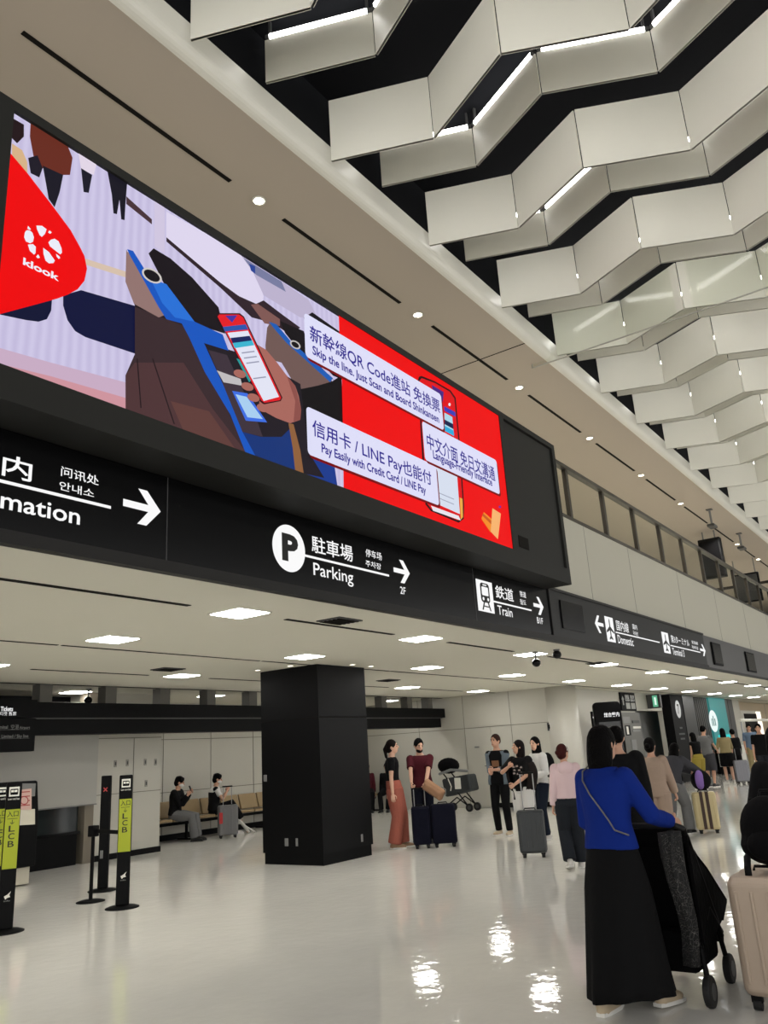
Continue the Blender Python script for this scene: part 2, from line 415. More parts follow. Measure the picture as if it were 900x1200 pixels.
# train
def picto(par, tl, br, shapes):
    a = atY(*tl, YF); b = atY(*br, YF); x0, z1, x1, z0 = a.x, a.z, b.x, b.z
    MB().poly([(x0, YS, z0), (x1, YS, z0), (x1, YS, z1), (x0, YS, z1)]).build('pictogram_panel', M_lum, par, SO)
    for li, (poly, ink) in enumerate(shapes):
        MB().poly([(x0+(x1-x0)*u, YS-.002-.001*li, z0+(z1-z0)*v) for u, v in poly]).build('pictogram', mat('ink', (12, 12, 12), .6) if ink else M_lum, par, SO)
def rr(x0, y0, x1, y1, r, n=5):
    out = []
    for cx, cy, a0 in ((x1-r, y1-r, 0), (x0+r, y1-r, 90), (x0+r, y0+r, 180), (x1-r, y0+r, 270)):
        for i in range(n+1):
            a = math.radians(a0+90*i/n); out.append((cx+r*math.cos(a), cy+r*math.sin(a)))
    return out
train_sh = [(rr(.22, .30, .78, .92, .12), 1), (rr(.30, .52, .70, .80, .04), 0), (rr(.38, .84, .62, .88, .02), 0), (circle(.36, .41, .055, 14), 0), (circle(.64, .41, .055, 14), 0),
            ([(.22, .05), (.30, .05), (.42, .30), (.34, .30)], 1), ([(.70, .05), (.78, .05), (.66, .30), (.58, .30)], 1), (rr(.30, .15, .70, .19, .01), 1)]
picto(band, (557, 678), (579.6, 719.4), train_sh)
st('鉄道', (579.7, 685), (602.4, 705.7), band, .008); st('Train', (582.7, 709), (601, 723.7), band)
st('铁道', (608.7, 692), (616.7, 701), band); st('철도', (609, 701.7), (617, 709.7), band)
sline('rule', (578, 704.7), (622.7, 715.7), band)
sarrow((625, 709), (636.7, 711.7), (629, 699.4), (632.7, 720.7), band)
st('B1F', (629, 723), (636.7, 731.7), band)
# second sign: domestic flights and terminal 3
band2 = empty('overhead_sign', (11, YF, ZC), 'black overhead sign pointing to domestic flights and Terminal 3 under the white gallery wall', 'sign')
SO = (11, YF, ZC)
M_blk3 = mat('sign_charcoal', (16, 16, 16), .4, spec=.2)
MB().box((10.97, YF, ZC+.09), (19.40, YF+.05, 3.69)).build('face', M_blk3, band2, SO)
MB().box((10.93, YF-.03, ZC), (19.40, YF+.05, ZC+.09)).build('bottom_lip', M_lip, band2, SO)
MB().box((10.93, YF-.02, 3.69), (19.40, YF+.05, 3.73)).box((10.93, YF-.02, ZC+.09), (10.97, YF+.05, 3.69)).build('frame', M_lip, band2, SO)
MB().box((11.32, YF-.02, 3.14), (12.17, YF, 3.57)).build('blank_screen', M_blk, band2, SO)
plane_sh = [([(.5, .95), (.56, .85), (.56, .62), (.95, .42), (.95, .34), (.56, .46), (.56, .24), (.70, .14), (.70, .08), (.5, .13), (.30, .08), (.30, .14), (.44, .24), (.44, .46), (.05, .34), (.05, .42), (.44, .62), (.44, .85)], 1)]
sarrow((697, 730.8), (707, 732.5), (700.8, 721.3), (703.7, 742), band2, True)
picto(band2, (707.8, 721.7), (721.7, 753.3), plane_sh)
st('国内線', (721.3, 726.3), (737.5, 742), band2, .006); st('国内', (740.8, 731), (747, 738.5), band2); st('국내선', (741.5, 739), (748, 745.5), band2)
sline('rule', (721.3, 740.8), (773, 753.7), band2); st('Domestic', (723.3, 743.7), (743, 757.5), band2)
picto(band2, (774.5, 740), (786.2, 766.3), plane_sh)
st('第3ターミナル', (785.5, 743.7), (808.3, 758), band2, .006); st('第三航站楼', (810.3, 750.3), (818, 756), band2); st('제3터미널', (810.5, 756), (818.3, 761.7), band2)
sline('rule', (785.5, 756.3), (820.8, 765.3), band2); st('Terminal 3', (787.5, 759), (802.5, 770), band2)
sarrow((820.5, 762.5), (826.7, 763.3), (823.3, 755.3), (825.3, 769), band2)
# plain continuation of the band with two blank screens
b3 = empty('fascia_panel', (19.5, YF, ZC), 'plain grey fascia continuing the sign band down the hall', 'fascia')
SO = (19.5, YF, ZC)
MB().box((19.43, YF+.01, ZC+.05), (69.9, YF+.05, 3.70)).build('face', mat('fascia_grey', (62, 61, 60), .4), b3, SO)
MB().box((19.43, YF-.02, ZC), (69.9, YF+.05, ZC+.05)).build('bottom_lip', M_lip, b3, SO)
for x0, x1, lab in ((20.0, 20.8, 'blank black square display on the grey fascia, next to the Terminal 3 sign'), (23.5, 24.5, 'blank black square display on the grey fascia, farther from the Terminal 3 sign')):
    q = empty('display', (x0, YF, 3.05), lab, 'display')
    MB().box((x0, YF-.03, 3.05), (x1, YF+.008, 3.58)).build('bezel', M_blk2, q, (x0, YF, 3.05), bevel=.01)
    MB().box((x0+.04, YF-.034, 3.09), (x1-.04, YF-.03, 3.54)).build('panel', M_blk, q, (x0, YF, 3.05))

# ================================================================== LED SCREEN
SCX0, SCX1, SCZ0, SCZ1 = 2.235, 9.114, 3.905, 5.758
led = empty('video_screen', (6.5, YH, SCZ0-.2), 'huge wide video screen showing a red ticket advertisement above the black sign band', 'screen')
SO = (6.5, YH, SCZ0-.2)
ZB, ZT, XE = 3.68, 5.835, 10.90
hs = MB().prism([(-8, YH+.02, ZB), (-8, YF+.045, ZB), (-8, YF+.045, ZT), (-8, YH+.02, ZT)], (XE+8, 0, 0))
hs.build('housing', M_house, led, SO)
# bezel strips round the picture
bz = MB().box((-8, YH-.03, ZB), (XE, YH+.02, SCZ0)).box((-8, YH-.03, SCZ1), (XE, YH+.02, ZT)).box((SCX1, YH-.03, SCZ0), (SCX1+.12, YH+.02, SCZ1)).box((-8, YH-.03, SCZ0), (SCX0, YH+.02, SCZ1)).box((XE-.10, YH-.03, SCZ0), (XE, YH+.02, SCZ1))
bz.build('bezel', M_house, led, SO)
MB().box((SCX1+.135, YH, SCZ0+.015), (XE-.115, YH+.02, SCZ1-.015)).build('access_panel', M_house, led, SO)
a = atY(607, 627, YH); b = atY(620, 645, YH)
MB().box((a.x, YH-.006, b.z), (b.x, YH, a.z)).build('vent_grille', M_groove, led, SO)
LY = [YH-.002]
def art(name, pts, col, k=1.0, m=None):
    LY[0] -= .0002
    q = []
    for x, y in pts:
        p = atY(x, y, LY[0]); q.append((min(max(p.x, SCX0), SCX1), LY[0], min(max(p.z, SCZ0), SCZ1)))
    return MB().poly(q).build(name, m or glow('screen_%d_%d_%d' % col, col, k), led, SO)
def art_ell(name, c, rx, ry, col, rot=0, n=18):
    cr, sr = math.cos(rot), math.sin(rot)
    return art(name, [(c[0]+rx*math.cos(2*PI*i/n)*cr-ry*math.sin(2*PI*i/n)*sr, c[1]+rx*math.cos(2*PI*i/n)*sr+ry*math.sin(2*PI*i/n)*cr) for i in range(n)], col)
# picture background: pale floor with faint vertical LED banding
def led_floor():
    m = bpy.data.materials.new('screen_floor'); m.use_nodes = True; nt = m.node_tree; b = nt.nodes['Principled BSDF']
    tc = nt.nodes.new('ShaderNodeTexCoord'); wv = nt.nodes.new('ShaderNodeTexWave'); wv.inputs['Scale'].default_value = 4.2; wv.inputs['Distortion'].default_value = 1.0; wv.inputs['Detail'].default_value = 1
    r = nt.nodes.new('ShaderNodeValToRGB'); r.color_ramp.elements[0].color = lin((195, 187, 221))+(1,); r.color_ramp.elements[1].color = lin((206, 199, 230))+(1,)
    nt.links.new(tc.outputs['Object'], wv.inputs['Vector']); nt.links.new(wv.outputs['Fac'], r.inputs['Fac']); nt.links.new(r.outputs['Color'], b.inputs['Emission Color'])
    b.inputs['Base Color'].default_value = (0, 0, 0, 1); b.inputs['Emission Strength'].default_value = 1; b.inputs['Specular IOR Level'].default_value = .1
    return m
MB().poly([(SCX0, LY[0], SCZ0), (SCX1, LY[0], SCZ0), (SCX1, LY[0], SCZ1), (SCX0, LY[0], SCZ1)]).build('picture', led_floor(), led, SO)
art('salmon_strip', [(-10, 423), (60, 440), (147, 461), (160, 490), (-10, 445)], (206, 148, 158))
art('salmon_floor', [(-10, 405), (60, 425), (147, 448), (160, 470), (60, 441), (-10, 424)], (200, 172, 196))
art('train_window', [(-10, 362), (61, 350), (60, 364), (55, 374), (45, 377), (30, 375), (-10, 366)], (16, 20, 52))
art('train_window', [(74, 346), (95, 340), (160, 359), (160, 415), (100, 395), (88, 388), (79, 375), (74, 358)], (16, 20, 58))
art('yellow_line', [(100, 303), (150, 319), (150, 326), (100, 310)], (214, 192, 172))
art('pillar', [(181, 232), (193, 240), (193, 297), (181, 289)], (208, 198, 224))
art('dark_strip', [(148, 230), (178, 257), (178, 263), (148, 239)], (72, 50, 56))
art('train_nose', [(195, 248), (240, 270), (283, 299), (296, 318), (305, 336), (309, 347), (308, 354), (300, 356), (280, 347), (258, 332), (195, 281)], (222, 214, 238))
art('train_shadow', [(195, 278), (258, 331), (280, 347), (300, 356), (309, 352), (330, 368), (352, 384), (340, 392), (318, 378), (295, 372), (258, 337), (195, 283)], (48, 34, 42))
art('platform', [(283, 300), (335, 333), (362, 352), (372, 372), (352, 372), (309, 346), (296, 318)], (188, 178, 206))
art('station_wall', [(285, 302), (330, 330), (335, 342), (300, 322)], (120, 124, 160))
art('station_sign', [(292, 309), (299, 312), (299, 321), (294, 317)], (44, 70, 150))
art('brown_step', [(294, 357), (302, 356), (328, 374), (328, 382), (310, 379)], (128, 88, 84))
# passers-by in the picture
art('coat', [(36, 142), (80, 170), (85, 185), (82, 205), (73, 205), (50, 197), (40, 187), (35, 160)], (104, 44, 32))
art('trousers', [(50, 194), (74, 205), (70, 225), (64, 243), (57, 233), (54, 216)], (26, 24, 36))
art('dark_figure', [(14, 138), (28, 146), (28, 160), (20, 168), (14, 162)], (36, 22, 26))
art('bag', [(33, 185), (44, 182), (50, 197), (46, 208), (36, 203)], (30, 26, 38))
art('yellow_coat', [(14, 168), (26, 176), (32, 190), (32, 203), (14, 182)], (214, 178, 136))
art('white_top', [(92, 178), (113, 191), (110, 205), (95, 198)], (226, 214, 230))
art('skirt', [(95, 197), (108, 205), (104, 226), (98, 225)], (28, 26, 40))
art('walker', [(126, 199), (149, 214), (147, 240), (146, 258), (142, 257), (140, 234), (137, 251), (133, 250), (131, 228)], (24, 22, 34))
# red logo card
redm = (238, 4, 8)
art('red_teardrop', [(-12, 120), (11, 178), (33, 204), (63, 243), (83, 270), (93, 288), (99, 300), (102, 315), (99, 329), (91, 339), (80, 345), (67, 350), (45, 356), (-12, 368)], redm)
def lg(pts): return [(x/7.5, 240+y/7.5) for x, y in pts]
for p in ([(247,185),(272,215),(262,222),(240,208)], [(245,222),(268,230),(285,245),(298,285),(290,325),(265,338),(228,322),(212,285),(218,245),(228,228)], [(320,182),(370,185),(410,215),(395,255),(368,282),(350,268),(325,215)],
          [(435,225),(455,242),(440,255),(422,243)], [(245,350),(290,345),(315,368),(312,425),(300,438),(262,405)], [(425,330),(448,306),(480,298),(515,320),(540,380),(545,420),(530,436),(490,405),(440,365)],
          [(492,430),(520,450),(530,468),(515,476),(498,455)], [(380,378),(430,415),(482,490),(470,512),(430,515),(400,490),(382,430)], [(335,435),(352,465),(330,470),(318,455)]):
    art('logo_petal', lg(p), (236, 236, 248))
def art_text(s, lt, rb, col, bold=.012, lb=None):
    LY[0] -= .0002
    return text_px('caption', s, lt, rb, LY[0], glow('screen_%d_%d_%d' % col, col), led, SO, bold, lb)
art_text('klook', (27.5, 301.5), (69, 330), (240, 238, 250), .03)
# second ticket gate, sleeve and blue desk
art('blue_desk', [(338, 494), (358, 506), (364, 528), (392, 546), (396, 580), (340, 560), (310, 545)], (26, 58, 140))
art('far_gate_side', [(311, 405), (313, 384), (318, 376), (326, 383), (340, 404), (389, 446), (388, 470), (352, 462), (330, 425), (312, 420)], (112, 88, 84))
art('far_gate_top', [(328, 376), (356, 388), (366, 420), (392, 446), (370, 432), (345, 404), (334, 390)], (22, 18, 22))
art('far_gate_blue', [(315, 377), (324, 380), (341, 400), (390, 443), (387, 448), (336, 402), (322, 386)], (30, 92, 180))
art_ell('gate_ring', (346, 404), 7, 4.2, (196, 190, 188), .6); art_ell('gate_ring_inner', (346, 404), 5, 2.8, (22, 18, 22), .6)
art('sleeve', [(352, 456), (372, 452), (389, 447), (400, 440), (403, 490), (398, 545), (370, 520), (357, 512), (350, 495), (347, 478)], (18, 15, 18))
art('dark_gap', [(356, 372), (366, 366), (400, 390), (401, 445), (390, 440), (362, 410)], (24, 20, 26))
# main ticket gate
art('gate_body', [(238, 400), (300, 420), (352, 450), (362, 530), (380, 560), (350, 560), (288, 545), (262, 470)], (34, 28, 36))
art('gate_side', [(148, 292), (160, 330), (180, 360), (213, 378), (236, 415), (262, 470), (290, 540), (147, 485), (147, 440), (158, 415), (158, 358), (147, 330)], (58, 42, 46))
art('gate_side_glow', [(158, 425), (215, 425), (250, 480), (290, 540), (147, 485), (147, 440)], (78, 52, 54))
art('gate_seam', [(160, 420), (161.5, 420), (166, 478), (164.5, 478)], (40, 26, 30)); art('gate_seam', [(178, 420), (179.5, 420), (205, 497), (203.5, 497)], (40, 26, 30)); art('gate_seam', [(158, 357), (214, 379), (214, 381), (158, 359.5)], (34, 24, 28))
art('gate_glow_low', [(200, 470), (245, 482), (275, 525), (262, 522), (215, 506)], (96, 62, 58))
art('gate_side_light', [(148, 294), (156, 300), (178, 330), (196, 368), (186, 372), (157, 356), (147, 330)], (146, 116, 112))
art('gate_top', [(174, 297), (180, 291), (200, 303), (225, 325), (256, 360), (264, 391), (228, 380), (194, 336)], (26, 20, 26))
art('gate_blue', [(149, 292), (156, 294), (176, 326), (195, 333), (228, 377), (261, 392), (268, 411), (239, 402), (262, 452), (284, 506), (306, 512), (330, 512), (342, 500), (350, 556), (288, 536), (270, 486), (240, 436), (222, 396), (213, 379), (195, 374), (186, 360), (152, 299)], (24, 86, 190))
art('gate_blue_light', [(176, 326), (195, 333), (228, 377), (205, 372), (190, 355)], (40, 112, 214))
art('blue_foot', [(284, 506), (306, 512), (330, 512), (342, 500), (350, 556), (300, 538)], (22, 52, 118))
art_ell('gate_ring', (178, 323), 13, 7.5, (206, 200, 196), .55); art_ell('gate_ring_inner', (178, 323), 10.5, 5.6, (24, 20, 26), .55)
art('gate_panel', [(244, 410), (266, 416), (302, 495), (308, 512), (284, 506), (262, 452)], (62, 50, 60))
art('gate_label', [(254, 434), (282, 444), (284, 452), (262, 448)], (192, 188, 190))
art('gate_screen', [(272, 458), (290, 461), (313, 495), (288, 493)], (62, 110, 226)); art('gate_screen_inner', [(276, 462), (289, 465), (308, 491), (290, 489)], (168, 206, 240))
art('strap', [(338, 496), (344, 497), (352, 528), (356, 556), (346, 553), (343, 525)], (142, 96, 60))
# hand and phone
sk = (168, 104, 94)
art('hand', [(302, 404), (312, 410), (324, 424), (336, 440), (346, 452), (350, 464), (353, 480), (352, 492), (340, 496), (324, 490), (313, 484), (304, 478)], sk)
art('hand_shade', [(336, 440), (346, 452), (353, 480), (352, 492), (344, 494), (346, 470)], (140, 80, 74))
art('phone_edge', [(254, 370), (256, 367), (281, 367), (286, 371), (331, 466), (329, 470), (309, 474), (304, 470)], (60, 14, 22))
art('phone_red', [(255, 371), (257, 368.5), (280, 368.5), (285, 372), (329.5, 466), (328, 469), (310, 472), (306, 469)], (226, 30, 40))
art('phone_purple', [(264, 370), (278, 369.5), (272, 378)], (70, 50, 160)); art('phone_blue', [(261, 383), (288, 380), (291, 386), (263.5, 388.5)], (44, 84, 170))
art('phone_page', [(266.5, 390), (290.5, 387.5), (327, 465), (309, 470)], (226, 228, 244))
art('phone_navy', [(270, 396), (292.5, 393.5), (295.5, 399), (272.5, 402)], (24, 36, 92)); art('phone_cyan', [(272.5, 402), (295.5, 399), (298, 404.5), (275, 408)], (60, 180, 208))
art('phone_teal', [(277, 420), (280.5, 421), (294, 446), (292, 448)], (40, 150, 150))
for dy in (0, 6, 12, 30): art('phone_line', [(283+dy*.45, 413+dy), (298+dy*.45, 411+dy), (298.5+dy*.45, 412.4+dy), (283.5+dy*.45, 414.4+dy)], (150, 152, 176))
for x, y in ((281, 438), (290, 453), (297, 466), (308, 478)): art_ell('finger', (x, y), 7.5, 4.6, sk, .35)
# red half with the second phone and three caption cards
art('red_half', [(396.7, 366), (610, 500), (610, 690), (404, 600), (402, 510), (400.5, 440), (398, 400)], redm)
art('phone_outline', [(489.6, 446), (491, 441.5), (494, 440.5), (510, 447), (528, 457.5), (534, 466), (538.5, 514), (544, 592), (543.5, 608), (537.5, 612.6), (505, 599), (498.5, 591), (493.5, 516)], (30, 8, 14))
art('phone_screen', [(491, 447), (494, 443), (510, 449), (527, 459), (532.5, 467), (537, 514), (542.5, 592), (542, 606), (537, 610), (506, 597), (500.5, 590), (495.5, 516)], (222, 12, 22))
art('phone_notch', [(506, 451), (520, 459.5), (519, 471), (508, 464)], (72, 40, 130))
art_ell('phone_dot', (526.8, 474), 1.3, 1.9, (240, 230, 240)); art('phone_bar', [(520.5, 476), (533.6, 483), (534, 488.5), (520.8, 481.5)], (56, 60, 180))
art('phone_light', [(520.8, 483.5), (530, 488.5), (532, 511), (521, 505)], (170, 214, 232)); art('phone_dark', [(520.8, 491.5), (531, 497), (531.5, 503), (521, 497)], (24, 36, 76)); art('phone_cyan2', [(521, 499), (531.6, 504.5), (532.2, 511), (521.4, 505)], (40, 170, 220))
art('phone_page2', [(508, 543), (535.6, 556.5), (539, 602.5), (511, 590)], (214, 222, 238)); art('phone_foot', [(505, 592.5), (537.5, 604.5), (540, 610), (507.5, 598.5)], (232, 228, 236)); art('phone_orange', [(538.6, 583), (542, 584.5), (542.6, 606), (540, 609)], (236, 170, 70))
for dy in (0, 6): art('phone_line', [(514, 577+dy), (532, 584.5+dy), (532, 585.6+dy), (514, 578+dy)], (160, 164, 184))
def card(lx, rx, top, bot, r=.045):
    LY[0] -= .0003; Y = LY[0]
    x0 = atY(*lx, Y).x; x1 = atY(*rx, Y).x; z1 = atY(*top, Y).z; z0 = atY(*bot, Y).z
    MB().poly([(x+.022, Y, z-.028) for x, z in rr(x0, z0, x1, z1, r)]).build('card_shadow', glow('card_dark', (120, 4, 10)), led, SO)
    LY[0] -= .0002; Y = LY[0]
    MB().poly([(x, Y, z) for x, z in rr(x0, z0, x1, z1, r)]).build('caption_card', glow('card_white', (222, 222, 248)), led, SO)
ink = (44, 34, 142)
card((359.6, 500), (512.5, 565), (366, 479), (368, 535)); card((496.2, 515), (583.6, 558), (503, 497.5), (502.4, 540.8)); card((357, 390), (518.2, 480), (363, 370), (362.7, 420))
art_text('新幹線QR Code進站 免換票', (362.7, 379.5), (515.7, 481), ink, .011, (363.4, 400)); art_text('Skip the line. Just Scan and Board Shinkansen', (366, 404.3), (514.5, 492.8), ink, .022, (367.2, 418.5))
art_text('信用卡 / LINE Pay也能付', (365.7, 490.5), (506, 566.5), ink, .011, (366.2, 513)); art_text('Pay Easily with Credit Card / LINE Pay', (376.6, 519), (499.4, 579), ink, .022, (377.6, 533.5))
art_text('中文介面 免日文溝通', (499.4, 506.5), (580, 557.8), ink, .011, (500.6, 525.5)); art_text('Language-Friendly Interface', (507, 527), (577, 568.5), ink, .022, (508, 540))
art('card_orange', [(564, 608), (567, 600), (577, 609), (575, 624)], (240, 140, 40)); art('card_orange_band', [(565, 604), (566, 601.5), (576.5, 611), (576.2, 615)], (200, 90, 30))
art('card_peach', [(577, 595.5), (587, 602), (583.5, 632), (575, 623)], (246, 178, 110)); art_ell('confetti', (585.8, 594), 1.5, 1.5, (120, 40, 150))

# ================================================================== GALLERY RAILING
gl = empty('glass_railing', (10.95, YF+.1, 5.08), 'long glass railing with dark handrail and posts along the white gallery', 'railing')
SO = (10.95, YF+.1, 5.08)
MB().box((10.95, YF+.02, 5.955), (60, YF+.12, 6.02)).build('handrail', M_bronze, gl, SO)
MB().box((10.95, YF+.04, 5.05), (60, YF+.14, 5.10)).build('bottom_rail', M_bronze, gl, SO)
xs = [10.97, 12.44]
while xs[-1] < 58: xs.append(xs[-1]+1.69)
for x in xs: MB().box((x-.045, YF+.05, 5.1), (x+.045, YF+.12, 5.955)).build('post', M_bronze, gl, SO)
for a, b in zip(xs[:-1], xs[1:]): MB().box((a+.045, YF+.08, 5.10), (b-.045, YF+.09, 5.955)).build('glass_pane', M_glass, gl, SO)
for i in range(9):
    x = 8.8+3.24*i
    L = empty('ceiling_light', (x, 9.5, ZS), '%s square light from the left in the gallery ceiling behind the glass' % ORD[i], 'ceiling light', 'square lights in the gallery ceiling')
    MB().box((-.3, -.3, -.012), (.3, .3, -.004)).build('diffuser', M_light, L); MB().box((-.33, -.33, -.006), (.33, .33, 0)).build('frame', M_white, L)
# things up on the gallery
hp = empty('hanging_sign', (25.6, 5.35, 7.5), 'black box-shaped hanging display above the gallery railing', 'sign')
SO = (25.6, 5.35, 7.5)
MB().box((25.5, 5.25, 6.05), (25.75, 5.9, 7.28)).build('case', M_blk2, hp, SO, bevel=.02)
MB().box((25.485, 5.30, 6.1), (25.5, 5.85, 7.2)).build('panel', M_blk, hp, SO)
for y in (5.4, 5.75): MB().tube([(25.62, y, 7.28), (25.62, y, ZS)], .02, 8, flat=True).build('hanger', M_grey, hp, SO)
hp2 = empty('hanging_sign', (31, 5.5, 7.5), 'thin dark hanging display farther along the gallery', 'sign'); SO = (31, 5.5, 7.5)
MB().box((31, 5.3, 5.95), (31.12, 6.2, 7.0)).build('case', M_blk2, hp2, SO, bevel=.02)
MB().box((30.985, 5.36, 6.0), (31, 6.14, 6.94)).build('panel', M_dgrey, hp2, SO)
for y in (5.4, 6.1): MB().tube([(31.06, y, 7.0), (31.06, y, ZS)], .02, 8, flat=True).build('hanger', M_grey, hp2, SO)
gs = empty('hanging_sign', (27, 6.1, 5.2), 'black wayfinding sign with white symbols seen through the gallery glass', 'sign'); SO = (27, 6.1, 5.2)
MB().box((25.6, 6.1, 5.06), (31.0, 6.2, 5.62)).build('face', M_blk2, gs, SO)
MB().poly([(26.2+.24*math.cos(2*PI*i/24), 6.095, 5.34+.22*math.sin(2*PI*i/24)) for i in range(24)]).build('symbol_disc', M_lum, gs, SO)
text_rect('symbol', '1', 26.14, 5.22, 26.26, 5.46, 6.09, M_blk, gs, SO, .03)
text_rect('symbol', 'C', 27.1, 5.16, 27.5, 5.52, 6.095, M_lum, gs, SO, .03)
MB().box((28.4, 6.09, 5.36), (29.0, 6.1, 5.44)).build('symbol_bar', M_grey, gs, SO); MB().box((29.2, 6.09, 5.26), (30.6, 6.1, 5.34)).build('symbol_bar', M_grey, gs, SO)
fb = empty('lintel_frame', (34, 5.2, 5.05), 'dark post and beam frame standing across the far gallery', 'frame'); SO = (34, 5.2, 5.05)
MB().box((34, 5.1, 7.02), (34.15, 12, 7.12)).build('beam', M_bronze, fb, SO); MB().box((34, 5.15, 5.05), (34.15, 5.28, 7.02)).build('post', M_blk2, fb, SO); MB().box((34, 11.85, 5.05), (34.15, 12, 7.02)).build('post', M_blk2, fb, SO)
for px, py, lab in ((831, 597, 'nearer pendant fixture hanging from the soffit above the gallery'), (866, 625, 'farther pendant fixture hanging from the soffit above the gallery')):
    p = atZ(px, py, ZS); q = empty('pendant_fixture', p, lab, 'fixture', 'pendant fixtures over the gallery')
    MB().tube([(0, 0, 0), (0, 0, -.45)], .03, 8, flat=True).build('rod', M_grey, q)
    MB().box((-.2, -.1, -.53), (.2, .1, -.45)).build('head', M_dgrey, q, bevel=.02)
    MB().box((-.08, -.08, -.02), (.08, .08, 0)).build('plate', M_dgrey, q)
# planter and statue-like display behind the first panes
bx = empty('display_stand', (13.0, 5.6, 5.05), 'pale display board standing behind the first gallery glass panes', 'display'); SO = (13.0, 5.6, 5.05)
MB().box((12.6, 5.6, 5.05), (13.4, 5.95, 5.6)).build('plinth', M_grey, bx, SO, bevel=.01); MB().box((12.7, 5.75, 5.6), (13.1, 5.8, 6.5)).build('board', M_white, bx, SO)

# ================================================================== BLACK COLUMN AND HEADER BEAM
col = empty('square_column', (10.3, 8.77, 0), 'large black square column standing in the middle of the low hall', 'column')
SO = (10.3, 8.77, 0)
CX0, CX1, CY0, CY1 = 9.70, 10.92, 8.17, 9.38
M_col = mat('column_black', (6, 6, 7), .5, spec=.12)
MB().box((CX0, CY0, .16), (CX1, CY1, 2.10)).box((CX0, CY0, 2.115), (CX1, CY1, ZC)).build('cladding', M_col, col, SO)
MB().box((CX0+.02, CY0+.02, 0), (CX1-.02, CY1-.02, .16)).build('plinth', M_blk2, col, SO)
MB().box((CX0+.01, CY0+.01, 2.10), (CX1-.01, CY1-.01, 2.115)).build('joint', M_groove, col, SO)
for px in ((336, 987), (348, 987)):
    p = atX(*px, CX0); hw = .035 if px[0] < 340 else .022
    MB().box((CX0-.008, p.y-hw, p.z-.055), (CX0, p.y+hw, p.z+.055)).build('socket_plate', M_grey, col, SO, bevel=.004)
p = atX(311, 912, CX0); MB().box((CX0-.008, p.y-.035, p.z-.05), (CX0, p.y+.035, p.z+.05)).build('switch_plate', M_grey, col, SO, bevel=.004)
p = atY(424, 982, CY0); MB().box((p.x-.025, CY0-.008, p.z-.055), (p.x+.025, CY0, p.z+.055)).build('socket_plate', M_grey, col, SO, bevel=.004)
hb = empty('header_beam', (12, 12, 2.12), 'long black header beam hung below the low ceiling behind the black column', 'beam')
SO = (12, 12, 2.12)
MB().box((-2, 12.0, 2.38), (19.68, 12.35, 2.62)).build('upper_beam', M_blk2, hb, SO)
MB().box((-2, 12.04, 2.12), (19.5, 12.35, 2.36)).build('lower_beam', M_blk2, hb, SO)
MB().box((-2, 12.01, 2.36), (19.55, 12.35, 2.38)).build('joint', M_dgrey, hb, SO)
for x in (5.3, 6.42, 7.57, 8.80, 9.97, 11.10, 12.25, 13.4, 14.6, 15.75, 16.9, 18.05, 19.05):
    MB().box((x-.11, 12.06, 2.62), (x+.11, 12.28, ZC)).build('hanger_post', mat('post_grey', (92, 90, 84), .6), hb, SO)

# ================================================================== TICKET AREA, LEFT
tk = empty('hanging_sign', (6.0, 11.86, 1.87), 'black hanging ticket sign on the header beam at the left edge', 'sign'); SO = (6.0, 11.86, 1.87)
MB().box((3.5, 11.86, 1.87), (7.30, 11.98, 2.36)).build('lower_board', M_blk2, tk, SO)
MB().box((3.5, 11.855, 2.37), (7.30, 11.98, 2.64)).build('upper_board', M_blk2, tk, SO)
for z in (2.19, 2.06): MB().box((3.6, 11.852, z), (7.2, 11.86, z+.008)).build('rule', M_dgrey, tk, SO)
YT = 11.85
text_px('lettering', 'Tickets', (1, 828), (15, 833.5), YT, M_lum, tk, SO, .02)
text_px('lettering', '表 티켓 售票', (-6, 834), (19, 838.5), YT, M_lum, tk, SO, .0)
text_px('lettering', 'Terminal', (-8, 850), (9, 854), YT, M_grey, tk, SO); text_px('lettering', '空港', (13, 849), (22, 855), YT, M_grey, tk, SO, 0); text_px('lettering', 'Airport', (23, 851), (35, 855), YT, M_grey, tk, SO)
text_px('lettering', 'Limited / Sky line', (2, 861), (33, 865.5), YT, M_grey, tk, SO)
# rolled-down white shutter above the closed ticket counter
sh = empty('shutter_panel', (8.6, 13.05, .97), 'wide pale shutter panel pulled down above the dark closed ticket counter', 'shutter'); SO = (8.6, 13.05, .97)
MB().box((2.0, 13.02, .97), (9.27, 13.08, 2.72)).build('curtain', mat('shutter_grey', (168, 166, 159), .55), sh, SO)
MB().box((2.0, 13.0, .955), (9.27, 13.1, .975)).build('bottom_bar', M_grey, sh, SO)
struct('wall_counter_side', MB().box((9.10, 13.1, 0), (9.28, 13.4, 2.9)), mat('side_post', (120, 112, 98), .6))
ct = empty('counter', (7.5, 13.3, 0), 'dark closed ticket counter under the pale shutter', 'counter'); SO = (7.5, 13.3, 0)
MB().box((2.0, 13.15, .0), (9.0, 13.9, .50)).build('front', M_blk2, ct, SO)
MB().box((2.0, 13.12, .50), (9.04, 13.9, .54)).build('worktop', M_blk, ct, SO)
for x in (4.0, 6.1, 8.15): MB().box((x, 13.2, .54), (x+.07, 13.26, .955)).build('mullion', M_blk2, ct, SO)
MB().box((2.0, 13.22, .54), (9.05, 13.235, .955)).build('glass', mat('dim_glass', (40, 46, 46), .1, spec=.6), ct, SO)
struct('trim_behind_counter', MB().box((2.0, 13.93, .0), (9.26, 13.98, 2.9)), M_blk2)
